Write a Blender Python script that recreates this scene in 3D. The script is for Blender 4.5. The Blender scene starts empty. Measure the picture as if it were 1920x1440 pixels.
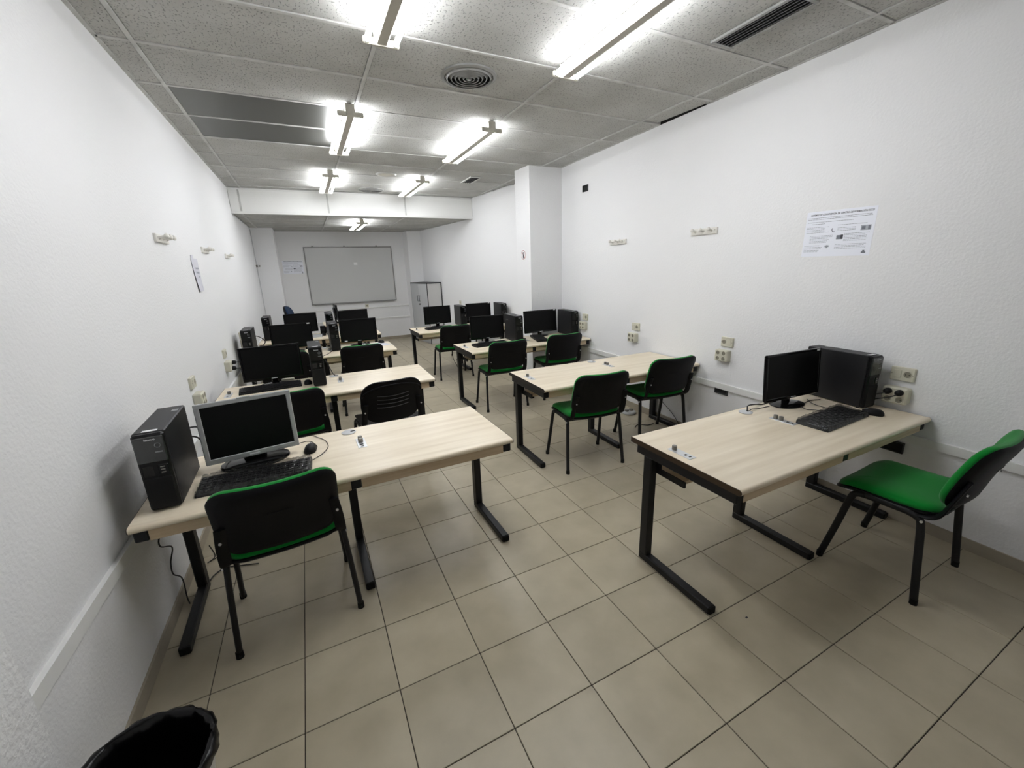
import bpy, math, random
from mathutils import Matrix, Vector
R = math.radians
random.seed(7)
scene = bpy.context.scene
C = scene.collection

# ------------------------------------------------------------------ camera
F_PX = 769.465
right = Vector((0.8937691, -0.4474251, -0.0314252))
down = Vector((-0.1453290, -0.2225986, -0.9640173))
fwd = Vector((0.4243303, 0.8661759, -0.2639756))
cam_d = bpy.data.cameras.new('camera')
cam_d.sensor_fit = 'HORIZONTAL'
cam_d.sensor_width = 36.0
cam_d.lens = F_PX * 36.0 / 1920.0
cam_d.shift_x = -6.693 / 1920.0
cam_d.shift_y = -7.359 / 1920.0
cam_d.clip_start = 0.03
cam = bpy.data.objects.new('camera', cam_d)
C.objects.link(cam)
rot = Matrix((right, -down, -fwd)).transposed()
cam.matrix_world = Matrix.Translation((0.8063, -1.3512, 1.6106)) @ rot.to_4x4()
scene.camera = cam

# ------------------------------------------------------------------ world, exposure
w = bpy.data.worlds.new('world')
w.use_nodes = True
w.node_tree.nodes['Background'].inputs[0].default_value = (0.8, 0.85, 0.9, 1)
w.node_tree.nodes['Background'].inputs[1].default_value = 0.05
scene.world = w
vs = scene.view_settings
vs.view_transform = 'Standard'
vs.look = 'None'
vs.exposure = 0.97
vs.gamma = 1.0
vs.use_curve_mapping = False
TUBE = 26.0          # fluorescent tube emission
TUBE_COL = (0.965, 0.985, 1.03)

# ------------------------------------------------------------------ room numbers
H = 2.85             # main ceiling
HL = 2.505           # lower ceiling at the far end
Y0, Y1 = -2.5, 9.1   # rear wall behind the camera / far wall
YB = 6.19            # bulkhead
ZD = 0.705           # desk top


def xr(y):           # right wall: near part opens slightly, far part closes in
    return 3.938 + 0.026 * y if y < 4.03 else 4.604 - 0.14 * y


# ------------------------------------------------------------------ materials
def mat(name, col, rough=0.5, metal=0.0, spec=0.5, **k):
    m = bpy.data.materials.new(name)
    m.use_nodes = True
    b = m.node_tree.nodes['Principled BSDF']
    b.inputs['Base Color'].default_value = (*col, 1)
    b.inputs['Roughness'].default_value = rough
    b.inputs['Metallic'].default_value = metal
    b.inputs['Specular IOR Level'].default_value = spec
    for kk, v in k.items():
        b.inputs[kk].default_value = v
    return m


def nd(m, t, **k):
    n = m.node_tree.nodes.new(t)
    for kk, v in k.items():
        setattr(n, kk, v)
    return n


def lk(m, a, b):
    m.node_tree.links.new(a, b)


def bsdf(m):
    return m.node_tree.nodes['Principled BSDF']


def add_bump(m, scale, strength, dist, detail=3.0, coord='Object', stretch=None):
    tc = nd(m, 'ShaderNodeTexCoord')
    src = tc.outputs[coord]
    if stretch:
        mp = nd(m, 'ShaderNodeMapping')
        mp.inputs['Scale'].default_value = stretch
        lk(m, src, mp.inputs[0]); src = mp.outputs[0]
    n = nd(m, 'ShaderNodeTexNoise')
    n.inputs['Scale'].default_value = scale
    n.inputs['Detail'].default_value = detail
    lk(m, src, n.inputs['Vector'])
    bp = nd(m, 'ShaderNodeBump')
    bp.inputs['Strength'].default_value = strength
    bp.inputs['Distance'].default_value = dist
    lk(m, n.outputs['Fac'], bp.inputs['Height'])
    lk(m, bp.outputs[0], bsdf(m).inputs['Normal'])
    return n


def add_noise_col(m, scale, c0, c1, detail=3.0, lo=0.35, hi=0.65, stretch=None, coord='Object', obj_random=0.0):
    tc = nd(m, 'ShaderNodeTexCoord')
    src = tc.outputs[coord]
    if stretch:
        mp = nd(m, 'ShaderNodeMapping')
        mp.inputs['Scale'].default_value = stretch
        lk(m, src, mp.inputs[0]); src = mp.outputs[0]
    if obj_random:
        oi = nd(m, 'ShaderNodeObjectInfo')
        vm = nd(m, 'ShaderNodeVectorMath', operation='MULTIPLY_ADD')
        lk(m, oi.outputs['Random'], vm.inputs[0])
        vm.inputs[1].default_value = (17, 31, 23)
        lk(m, src, vm.inputs[2]); src = vm.outputs[0]
    n = nd(m, 'ShaderNodeTexNoise')
    n.inputs['Scale'].default_value = scale
    n.inputs['Detail'].default_value = detail
    lk(m, src, n.inputs['Vector'])
    r = nd(m, 'ShaderNodeValToRGB')
    r.color_ramp.elements[0].position = lo
    r.color_ramp.elements[1].position = hi
    r.color_ramp.elements[0].color = (*c0, 1)
    r.color_ramp.elements[1].color = (*c1, 1)
    lk(m, n.outputs['Fac'], r.inputs[0])
    out = r.outputs[0]
    if obj_random:
        hs = nd(m, 'ShaderNodeHueSaturation')
        mr = nd(m, 'ShaderNodeMapRange')
        mr.inputs['To Min'].default_value = 1 - obj_random
        mr.inputs['To Max'].default_value = 1 + obj_random
        lk(m, oi.outputs['Random'], mr.inputs['Value'])
        lk(m, mr.outputs[0], hs.inputs['Value'])
        lk(m, out, hs.inputs['Color']); out = hs.outputs[0]
    lk(m, out, bsdf(m).inputs['Base Color'])
    return out


M = {}
M['wall'] = mat('wall_paint', (0.825, 0.825, 0.83), 0.62, spec=0.3)
add_bump(M['wall'], 70, 0.42, 0.005, 2.5)
M['wall_rough'] = mat('wall_paint_coarse', (0.86, 0.86, 0.86), 0.62, spec=0.3)
add_bump(M['wall_rough'], 60, 0.6, 0.007, 2.5)
M['trim'] = mat('white_trim', (0.80, 0.80, 0.78), 0.45)
M['tile'] = mat('floor_tile', (0.3, 0.27, 0.22), 0.36, spec=0.45)
add_noise_col(M['tile'], 6, (0.41, 0.36, 0.26), (0.49, 0.435, 0.32), 6, 0.3, 0.7, obj_random=0.05)
M['grout'] = mat('grout', (0.05, 0.043, 0.035), 0.9)
M['skirting'] = mat('skirting_tile', (0.30, 0.265, 0.21), 0.4)
add_noise_col(M['skirting'], 6, (0.33, 0.29, 0.225), (0.39, 0.345, 0.27), 5)
# mineral-fibre ceiling tile with fissures
m = mat('ceiling_tile', (0.6, 0.6, 0.57), 0.9, spec=0.1)
col = add_noise_col(m, 3, (0.475, 0.475, 0.452), (0.55, 0.55, 0.53), 4, obj_random=0.04)
tc = nd(m, 'ShaderNodeTexCoord')
mp = nd(m, 'ShaderNodeMapping'); mp.inputs['Scale'].default_value = (1.6, 1, 1)
lk(m, tc.outputs['Object'], mp.inputs[0])
nz = nd(m, 'ShaderNodeTexNoise'); nz.inputs['Scale'].default_value = 62; nz.inputs['Detail'].default_value = 1.5
lk(m, mp.outputs[0], nz.inputs['Vector'])
rp = nd(m, 'ShaderNodeValToRGB')
rp.color_ramp.elements[0].position = 0.33; rp.color_ramp.elements[0].color = (0, 0, 0, 1)
rp.color_ramp.elements[1].position = 0.41; rp.color_ramp.elements[1].color = (1, 1, 1, 1)
lk(m, nz.outputs['Fac'], rp.inputs[0])
mx = nd(m, 'ShaderNodeMix', data_type='RGBA', blend_type='MULTIPLY')
mx.inputs['Factor'].default_value = 0.38
lk(m, col, mx.inputs['A']); lk(m, rp.outputs[0], mx.inputs['B'])
lk(m, mx.outputs['Result'], bsdf(m).inputs['Base Color'])
bp = nd(m, 'ShaderNodeBump'); bp.inputs['Strength'].default_value = 0.7; bp.inputs['Distance'].default_value = 0.006
lk(m, rp.outputs[0], bp.inputs['Height']); lk(m, bp.outputs[0], bsdf(m).inputs['Normal'])
M['ctile'] = m
M['cbar'] = mat('ceiling_bar', (0.58, 0.58, 0.56), 0.6)
add_noise_col(M['cbar'], 9, (0.48, 0.48, 0.46), (0.62, 0.62, 0.6), 4)
M['dark_void'] = mat('dark_void', (0.015, 0.015, 0.014), 0.9)
M['metal_panel'] = mat('brushed_metal_panel', (0.12, 0.12, 0.11), 0.38, 0.6)
add_bump(M['metal_panel'], 30, 0.08, 0.002, 4, stretch=(0.4, 12, 1))
M['bulk'] = mat('bulkhead_panel', (0.84, 0.84, 0.82), 0.8)
add_bump(M['bulk'], 90, 0.6, 0.004, 2)
# wood laminate
m = mat('desk_laminate', (0.6, 0.5, 0.37), 0.34, spec=0.5)
add_noise_col(m, 3.0, (0.72, 0.615, 0.455), (0.87, 0.775, 0.615), 7, 0.3, 0.72, stretch=(0.55, 7.5, 3), obj_random=0.02)
M['wood'] = m
m = mat('desk_edge_laminate', (0.5, 0.37, 0.24), 0.45)
add_noise_col(m, 3.0, (0.50, 0.37, 0.23), (0.66, 0.53, 0.36), 6, 0.3, 0.72, stretch=(0.6, 5, 14), obj_random=0.02)
M['apron'] = m
M['black_metal'] = mat('black_powder_coat', (0.009, 0.009, 0.010), 0.42, spec=0.32)
M['edge_black'] = mat('black_edge_band', (0.02, 0.016, 0.014), 0.5)
M['edge_brown'] = mat('brown_edge_band', (0.045, 0.024, 0.010), 0.5)
M['black_plastic'] = mat('black_plastic', (0.005, 0.005, 0.0055), 0.5, spec=0.25)
M['gloss_black'] = mat('gloss_black_plastic', (0.004, 0.004, 0.0045), 0.14, spec=0.3)
M['screen'] = mat('lcd_screen', (0.003, 0.003, 0.0033), 0.4, spec=0.16)
M['case'] = mat('pc_case_steel', (0.009, 0.009, 0.0105), 0.45, spec=0.4)
M['case_front'] = mat('pc_front_plastic', (0.004, 0.004, 0.0045), 0.35, spec=0.25)
M['case_film'] = mat('pc_film_cover', (0.035, 0.037, 0.036), 0.16, spec=0.8)
add_bump(M['case_film'], 22, 0.35, 0.006, 2)
M['silver'] = mat('silver_plastic', (0.42, 0.43, 0.44), 0.38, 0.35)
M['letter'] = mat('silver_lettering', (0.75, 0.76, 0.77), 0.4)
M['ring'] = mat('power_ring_grey', (0.28, 0.29, 0.30), 0.3, 0.5)
M['label'] = mat('white_label', (0.85, 0.85, 0.85), 0.3)
M['green'] = mat('green_fabric', (0.003, 0.215, 0.026), 0.95, spec=0.1, **{'Sheen Weight': 0.25})
add_bump(M['green'], 500, 0.3, 0.0015, 1)
M['chair_shell'] = mat('black_chair_shell', (0.0035, 0.0035, 0.0045), 0.5, spec=0.2)
add_bump(M['chair_shell'], 260, 0.12, 0.001, 1)
M['seat_plastic'] = mat('charcoal_seat_plastic', (0.02, 0.02, 0.021), 0.42)
M['bolt'] = mat('zinc_bolt', (0.7, 0.7, 0.7), 0.3, 0.8)
M['alu'] = mat('aluminium_plate', (0.66, 0.67, 0.68), 0.35, 0.5)
M['grommet'] = mat('grey_grommet', (0.52, 0.53, 0.54), 0.45)
M['knob'] = mat('grey_connector', (0.22, 0.21, 0.19), 0.4, 0.3)
M['cream'] = mat('cream_plastic', (0.62, 0.60, 0.49), 0.4)
M['cream_dark'] = mat('socket_recess', (0.24, 0.225, 0.17), 0.5)
M['cable'] = mat('black_cable', (0.012, 0.012, 0.012), 0.5)
M['cable_grey'] = mat('grey_cable', (0.3, 0.3, 0.29), 0.5)
M['paper'] = mat('laminated_paper', (0.86, 0.88, 0.95), 0.3)
M['paper_matt'] = mat('paper', (0.66, 0.66, 0.72), 0.5)
M['ink'] = mat('printed_ink', (0.16, 0.17, 0.20), 0.4)
M['ink_dark'] = mat('printed_ink_dark', (0.03, 0.03, 0.04), 0.4)
M['ink_grey'] = mat('printed_ink_grey', (0.40, 0.42, 0.47), 0.4)
M['red'] = mat('red_print', (0.35, 0.02, 0.02), 0.4)
M['board'] = mat('board_surface', (0.60, 0.605, 0.60), 0.28)
M['cab'] = mat('cabinet_grey', (0.50, 0.51, 0.52), 0.5)
M['cab_side'] = mat('cabinet_side', (0.62, 0.61, 0.60), 0.5)
M['cab_edge'] = mat('cabinet_edge', (0.03, 0.03, 0.033), 0.5)
M['hook'] = mat('white_painted_wood', (0.76, 0.74, 0.69), 0.4)
M['fixture'] = mat('fixture_cream', (0.55, 0.53, 0.46), 0.45)
M['bag'] = mat('black_bin_bag', (0.0025, 0.0025, 0.003), 0.26, spec=0.35)
add_bump(M['bag'], 20, 0.3, 0.006, 2)
M['bin'] = mat('white_bin', (0.66, 0.66, 0.65), 0.4)
M['blue'] = mat('blue_fabric', (0.012, 0.03, 0.075), 0.9)
M['vent'] = mat('grille_aluminium', (0.30, 0.30, 0.29), 0.45, 0.3)
M['vent_white'] = mat('grille_white', (0.62, 0.62, 0.60), 0.45)
M['foot'] = mat('rubber_foot', (0.006, 0.006, 0.006), 0.7, spec=0.2)
m = bpy.data.materials.new('fluorescent_tube')
m.use_nodes = True
e = bsdf(m)
e.inputs['Base Color'].default_value = (0.9, 0.9, 0.9, 1)
e.inputs['Emission Color'].default_value = (*TUBE_COL, 1)
e.inputs['Emission Strength'].default_value = TUBE
M['tube'] = m
# clear film over keyboards
m = mat('clear_film', (0.02, 0.02, 0.02), 0.1, spec=1.0)
bsdf(m).inputs['Alpha'].default_value = 0.45
add_bump(m, 18, 0.8, 0.01, 3, stretch=(1, 3, 1))
M['film'] = m


# ------------------------------------------------------------------ mesh builder
class MB:
    def __init__(s):
        s.v = []; s.f = []

    def add(s, vs, fs):
        o = len(s.v)
        s.v += [tuple(x) for x in vs]
        s.f += [tuple(i + o for i in f) for f in fs]
        return s

    def box(s, x0, x1, y0, y1, z0, z1):
        return s.add([(x0, y0, z0), (x1, y0, z0), (x1, y1, z0), (x0, y1, z0),
                      (x0, y0, z1), (x1, y0, z1), (x1, y1, z1), (x0, y1, z1)],
                     [(0, 3, 2, 1), (4, 5, 6, 7), (0, 1, 5, 4), (1, 2, 6, 5), (2, 3, 7, 6), (3, 0, 4, 7)])

    def rbox(s, x0, x1, y0, y1, z0, z1, b=0.004):
        c = ((x0 + x1) / 2, (y0 + y1) / 2, (z0 + z1) / 2)
        h = ((x1 - x0) / 2, (y1 - y0) / 2, (z1 - z0) / 2)
        b = min(b, min(h) * 0.95)
        vs = []; idx = {}
        for sx in (-1, 1):
            for sy in (-1, 1):
                for sz in (-1, 1):
                    for ax in range(3):
                        p = [sx * (h[0] - b), sy * (h[1] - b), sz * (h[2] - b)]
                        p[ax] += (sx, sy, sz)[ax] * b
                        idx[(sx, sy, sz, ax)] = len(vs)
                        vs.append((c[0] + p[0], c[1] + p[1], c[2] + p[2]))
        fs = []
        for ax in range(3):
            a, d = (ax + 1) % 3, (ax + 2) % 3
            for sg in (-1, 1):
                q = []
                for (u, w_) in ((-1, -1), (1, -1), (1, 1), (-1, 1)):
                    k = [0, 0, 0]; k[ax] = sg; k[a] = u; k[d] = w_
                    q.append(idx[(*k, ax)])
                fs.append(tuple(q if sg > 0 else q[::-1]))
        for ax in range(3):
            a, d = (ax + 1) % 3, (ax + 2) % 3
            for u in (-1, 1):
                for w_ in (-1, 1):
                    k0 = [0, 0, 0]; k1 = [0, 0, 0]
                    k0[ax] = -1; k1[ax] = 1
                    for k in (k0, k1):
                        k[a] = u; k[d] = w_
                    q = [idx[(*k0, a)], idx[(*k1, a)], idx[(*k1, d)], idx[(*k0, d)]]
                    fs.append(tuple(q[::-1] if u * w_ > 0 else q))
        for sx in (-1, 1):
            for sy in (-1, 1):
                for sz in (-1, 1):
                    q = [idx[(sx, sy, sz, i)] for i in range(3)]
                    fs.append(tuple(q if sx * sy * sz > 0 else q[::-1]))
        return s.add(vs, fs)

    def cyl(s, p0, p1, r0, r1=None, n=14, caps=True):
        r1 = r0 if r1 is None else r1
        p0, p1 = Vector(p0), Vector(p1)
        d = (p1 - p0).normalized()
        a = d.orthogonal().normalized(); b = d.cross(a)
        vs = []
        for p, r in ((p0, r0), (p1, r1)):
            for i in range(n):
                t = 2 * math.pi * i / n
                vs.append(p + (a * math.cos(t) + b * math.sin(t)) * r)
        fs = [(i, (i + 1) % n, n + (i + 1) % n, n + i) for i in range(n)]
        if caps:
            fs += [tuple(range(n))[::-1], tuple(range(n, 2 * n))]
        return s.add(vs, fs)

    def tube(s, pts, r, n=10, ry=None, caps=True, up=None):
        pts = [Vector(p) for p in pts]
        ry = ry or r
        vs = []; prev = None
        for i, p in enumerate(pts):
            d = (pts[min(i + 1, len(pts) - 1)] - pts[max(i - 1, 0)]).normalized()
            if prev is None:
                a = Vector(up) if up else d.orthogonal()
            else:
                a = prev
            a = (a - d * a.dot(d))
            if a.length < 1e-6:
                a = d.orthogonal()
            a.normalize(); prev = a
            b = d.cross(a)
            for k in range(n):
                t = 2 * math.pi * k / n
                vs.append(p + a * math.cos(t) * r + b * math.sin(t) * ry)
        fs = []
        for i in range(len(pts) - 1):
            for k in range(n):
                fs.append((i * n + k, i * n + (k + 1) % n, (i + 1) * n + (k + 1) % n, (i + 1) * n + k))
        if caps:
            fs += [tuple(range(n))[::-1], tuple(range((len(pts) - 1) * n, len(pts) * n))]
        return s.add(vs, fs)

    def lathe(s, prof, n=28, c=(0, 0, 0), wob=None, ring=False, caps=True):
        vs = []; fs = []
        for j, (r, z) in enumerate(prof):
            for i in range(n):
                t = 2 * math.pi * i / n
                rr, zz = (r, z) if wob is None else wob(r, z, t, j)
                vs.append((c[0] + rr * math.cos(t), c[1] + rr * math.sin(t), c[2] + zz))
        for j in range(len(prof) - 1):
            for i in range(n):
                fs.append((j * n + i, j * n + (i + 1) % n, (j + 1) * n + (i + 1) % n, (j + 1) * n + i))
        if ring:
            q = (len(prof) - 1) * n
            for i in range(n):
                fs.append((q + i, q + (i + 1) % n, (i + 1) % n, i))
            return s.add(vs, fs)
        if caps and prof[0][0] > 1e-4: fs.append(tuple(range(n))[::-1])
        if caps and prof[-1][0] > 1e-4: fs.append(tuple(range((len(prof) - 1) * n, len(prof) * n)))
        return s.add(vs, fs)

    def prism(s, poly, z0, z1):
        n = len(poly)
        vs = [(x, y, z0) for x, y in poly] + [(x, y, z1) for x, y in poly]
        fs = [(i, (i + 1) % n, n + (i + 1) % n, n + i) for i in range(n)]
        return s.add(vs, fs + [tuple(range(n))[::-1], tuple(range(n, 2 * n))])

    def xprism(s, prof, x0, x1):          # profile in (y, z), counter-clockwise seen from +x
        n = len(prof)
        vs = [(x0, y, z) for y, z in prof] + [(x1, y, z) for y, z in prof]
        fs = [(i, (i + 1) % n, n + (i + 1) % n, n + i) for i in range(n)]
        return s.add(vs, fs + [tuple(range(n))[::-1], tuple(range(n, 2 * n))])

    def pillow(s, w_, d_, r, prof, deform, seg=6, core=(0.3, 0.55, 0.8)):
        def ring(ins):
            W, D = w_ / 2 - ins, d_ / 2 - ins
            rr = max(min(r - ins * 0.6, W * 0.98, D * 0.98), 0.004)
            out = []
            for cx, cy, a0 in ((W - rr, D - rr, 0), (-W + rr, D - rr, 90), (-W + rr, -D + rr, 180), (W - rr, -D + rr, 270)):
                for k in range(seg + 1):
                    t = R(a0 + 90 * k / seg)
                    out.append((cx + rr * math.cos(t), cy + rr * math.sin(t)))
                # straight-side subdivisions
                nx = {0: (0, 1), 90: (-1, 0), 180: (0, -1), 270: (1, 0)}[a0]
            return out
        def densify(o):
            res = []
            for i in range(len(o)):
                a, b = o[i], o[(i + 1) % len(o)]
                L = math.hypot(b[0] - a[0], b[1] - a[1])
                res.append(a)
                if (i + 1) % (seg + 1) == 0:
                    for k in range(1, 5):
                        res.append((a[0] + (b[0] - a[0]) * k / 5, a[1] + (b[1] - a[1]) * k / 5))
            return res
        rings = []
        lim = min(w_, d_) / 2
        for ins, h in prof:
            rings.append([(x, y, h) for x, y in densify(ring(ins))])
        # core rings: shrink both ends' last rings to their centre
        def shrink(base):
            out = []
            for c in core:
                out.append([(x * (1 - c), y * (1 - c), h) for x, y, h in base])
            return out
        rings = shrink(rings[0])[::-1] + rings + shrink(rings[-1])
        n = len(rings[0])
        vs = [deform(*p) for rg in rings for p in rg]
        fs = []
        for j in range(len(rings) - 1):
            for i in range(n):
                fs.append((j * n + i, j * n + (i + 1) % n, (j + 1) * n + (i + 1) % n, (j + 1) * n + i))
        fs += [tuple(range(n))[::-1], tuple(range((len(rings) - 1) * n, len(rings) * n))]
        return s.add(vs, fs)

    def xf(s, mtx):
        s.v = [tuple(mtx @ Vector(p)) for p in s.v]
        return s


def mesh_of(name, mb, mt, angle=35):
    me = bpy.data.meshes.new(name)
    me.from_pydata(mb.v, [], mb.f)
    me.materials.append(M[mt] if isinstance(mt, str) else mt)
    me.polygons.foreach_set('use_smooth', [True] * len(me.polygons))
    me.update()
    me.set_sharp_from_angle(angle=R(angle))
    return me


def obj(name, mb, mt, parent=None, angle=35):
    o = bpy.data.objects.new(name, mesh_of(name, mb, mt, angle))
    C.objects.link(o)
    if parent is not None:
        o.parent = parent
    return o


def tag(o, label=None, cat=None, group=None, kind=None):
    if label: o['label'] = label
    if cat: o['category'] = cat
    if group: o['group'] = group
    if kind: o['kind'] = kind
    return o


def thing(name, label, cat, loc=(0, 0, 0), rz=0.0, group=None):
    o = bpy.data.objects.new(name, None)
    o.empty_display_size = 0.1
    C.objects.link(o)
    o.location = loc; o.rotation_euler = (0, 0, rz)
    return tag(o, label, cat, group)


def dup(root, label, loc, rz, group=None):
    r = root.copy(); C.objects.link(r)
    r.location = loc; r.rotation_euler = (0, 0, rz)
    tag(r, label, None, group)
    for ch in list(root.children):
        c = ch.copy(); C.objects.link(c); c.parent = r
        for g in ch.children:
            d = g.copy(); C.objects.link(d); d.parent = c
    return r


def struct(name, mb, mt, label=None, angle=30):
    return tag(obj(name, mb, mt, None, angle), label, None, None, 'structure')


def text_mb(s, size, shear=0.0, bold=0.0):
    cu = bpy.data.curves.new('tmp', 'FONT')
    cu.body = s; cu.size = size; cu.shear = shear; cu.offset = bold
    cu.align_x = 'CENTER'; cu.align_y = 'CENTER'; cu.resolution_u = 2
    o = bpy.data.objects.new('tmp', cu); C.objects.link(o)
    bpy.context.view_layer.update()
    me = o.to_mesh()
    mb = MB().add([v.co[:] for v in me.vertices], [tuple(p.vertices) for p in me.polygons])
    o.to_mesh_clear()
    bpy.data.objects.remove(o); bpy.data.curves.remove(cu)
    return mb


def smooth_path(pts, n=7):
    P = [Vector(p) for p in pts]
    out = []
    for i in range(len(P) - 1):
        p0, p1, p2, p3 = P[max(i - 1, 0)], P[i], P[i + 1], P[min(i + 2, len(P) - 1)]
        for k in range(n):
            t = k / n
            out.append(0.5 * ((2 * p1) + (p2 - p0) * t + (2 * p0 - 5 * p1 + 4 * p2 - p3) * t * t + (3 * p1 - p0 - 3 * p2 + p3) * t ** 3))
    return out + [P[-1]]


# ================================================================== STRUCTURE
# ---- floor: grout bed + ceramic tiles
TS, GX0 = 0.342, 0.5685
flo = struct('floor', MB().box(-0.3, 4.4, Y0 - 0.2, Y1 + 0.2, -0.1, -0.004), 'grout', 'beige ceramic tile floor with dark joints')
tile_me = mesh_of('floor_tile', MB().rbox(-TS / 2 + 0.0016, TS / 2 - 0.0016, -TS / 2 + 0.0016, TS / 2 - 0.0016, -0.01, 0, 0.0016), 'tile', 25)
rest = MB()
count = 0
j0, j1 = int(math.floor(Y0 / TS)), int(math.ceil(Y1 / TS))
for j in range(j0, j1):
    y0, y1 = j * TS, (j + 1) * TS
    xmax = min(xr(max(y0, Y0)), xr(min(y1, Y1)))
    i = -2
    while GX0 + i * TS < xmax - 0.01:
        x0, x1 = GX0 + i * TS, GX0 + (i + 1) * TS
        cx0, cx1 = max(x0, 0.0), min(x1, xmax)
        cy0, cy1 = max(y0, Y0), min(y1, Y1)
        i += 1
        full = cx1 - cx0 > TS - 1e-4 and cy1 - cy0 > TS - 1e-4
        near = -3 <= j <= 20 and cx1 - cx0 > 0.05
        if near and count < 300:
            count += 1
            if full:
                o = bpy.data.objects.new('floor_tile', tile_me)
            else:
                o = bpy.data.objects.new('floor_tile', mesh_of('floor_tile', MB().rbox(
                    cx0 + 0.0016 - (x0 + x1) / 2, cx1 - 0.0016 - (x0 + x1) / 2, cy0 + 0.0016 - (y0 + y1) / 2, cy1 - 0.0016 - (y0 + y1) / 2, -0.01, 0, 0.0016), 'tile', 25))
            o.location = ((x0 + x1) / 2, (y0 + y1) / 2, 0)
            C.objects.link(o); o.parent = flo
        else:
            rest.rbox(cx0 + 0.0016, cx1 - 0.0016, cy0 + 0.0016, cy1 - 0.0016, -0.01, 0, 0.0016)
tag(obj('floor_tile_field', rest, 'tile', flo, 25), None, None, None, 'stuff')

# ---- walls
struct('wall_left', MB().box(-0.3, 0, -0.065, Y1 + 0.2, -0.02, H + 0.15), 'wall', 'long white stippled wall with coat hooks')
struct('wall_left_pier', MB().rbox(-0.3, 0.03, Y0 - 0.2, -0.066, -0.02, H + 0.15, 0.006), 'wall_rough', 'white stippled wall pier beside the bin')
struct('wall_right', MB().prism([(xr(Y0 - .2), Y0 - .2), (4.6, Y0 - .2), (4.6, 3.95), (xr(3.95), 3.95)], -0.02, H + 0.002), 'wall', 'white stippled wall with the rules poster')
struct('wall_right_far', MB().prism([(xr(4.031), 3.96), (4.6, 3.96), (4.6, Y1 + .2), (xr(Y1 + .2), Y1 + .2)], -0.02, H + 0.15), 'wall', 'white wall closing in beyond the pillar')
struct('wall_back', MB().box(-0.3, 4.4, Y1, Y1 + 0.2, -0.02, H + 0.15), 'wall', 'white end wall behind the whiteboard')
struct('wall_rear', MB().box(-0.3, 4.6, Y0 - 0.2, Y0, -0.02, H + 0.15), 'wall', 'white wall behind the viewer')
struct('wall_pillar', MB().prism([(3.545, 3.66), (4.1, 3.66), (4.1, 4.035), (3.53, 4.035)], -0.005, H + 0.05), 'wall', 'white square pillar on the right wall')
struct('wall_pier_left', MB().box(-0.02, 0.385, 8.4, Y1 + 0.02, -0.005, HL + 0.05), 'wall', 'white pier left of the whiteboard')
struct('wall_pier_right', MB().prism([(3.04, Y1 + 0.02), (3.09, 8.83), (3.45, 8.72), (3.5, Y1 + 0.02)], -0.005, HL + 0.05), 'wall', 'white pier behind the grey cabinet')

struct('ceiling_gap_shade', MB().prism([(xr(Y0 - .2), Y0 - .2), (4.6, Y0 - .2), (4.6, 3.95), (xr(3.95), 3.95)], H + 0.003, H + 0.15), 'dark_void', 'near-black block above the ceiling edge, gap shade painted in')  # solid block added; its near-black colour stands in for shade in the edge gap
# ---- skirting
def skirt(name, poly):
    struct(name, MB().prism(poly, -0.003, 0.068), 'skirting', 'beige tile skirting')
skirt('baseboard_left', [(-.01, -0.06), (0.010, -0.06), (0.010, 8.4), (-.01, 8.4)])
skirt('baseboard_right', [(xr(Y0) - .01, Y0), (xr(Y0) + .02, Y0), (xr(3.66) + .02, 3.655), (xr(3.66) - .01, 3.655)])
skirt('baseboard_right_far', [(xr(4.04) - .012, 4.04), (xr(4.04) + .02, 4.04), (xr(8.7) + .02, 8.7), (xr(8.7) - .012, 8.7)])
skirt('baseboard_back', [(0.386, Y1 - 0.012), (3.04, Y1 - 0.012), (3.04, Y1 + .01), (0.386, Y1 + .01)])
skirt('baseboard_pillar', [(3.534, 3.649), (4.03, 3.649), (4.03, 3.662), (3.546, 3.662), (3.532, 4.034), (3.52, 4.034)])
# ---- dado rails
def dado(name, ax, pts, lab):
    struct(name, MB().prism(pts, 0.525, 0.578), 'trim', lab)
struct('trim_1', MB().xprism([(-0.0645, 0.53), (8.4, 0.53), (8.4, 0.578), (-0.0645, 0.578)], -0.005, 0.018), 'trim', 'white dado rail on the left wall')
struct('trim_2', MB().prism([(xr(Y0) - .02, Y0), (xr(Y0) + .01, Y0), (xr(3.65) + .01, 3.65), (xr(3.65) - .02, 3.65)], 0.522, 0.572), 'trim', 'white dado rail on the right wall')
struct('trim_3', MB().box(0.386, 3.05, Y1 - 0.02, Y1 + .005, 0.51, 0.54), 'trim', 'white rail low on the end wall')
struct('trim_4', MB().box(0.386, 3.05, Y1 - 0.02, Y1 + .005, 0.79, 0.812), 'trim', 'thin white rail under the whiteboard')
struct('trim_5', MB().prism([(xr(4.04) - .02, 4.04), (xr(4.04) + .01, 4.04), (xr(8.7) + .01, 8.7), (xr(8.7) - .02, 8.7)], 0.522, 0.572), 'trim', 'white dado rail beyond the pillar')

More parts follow.
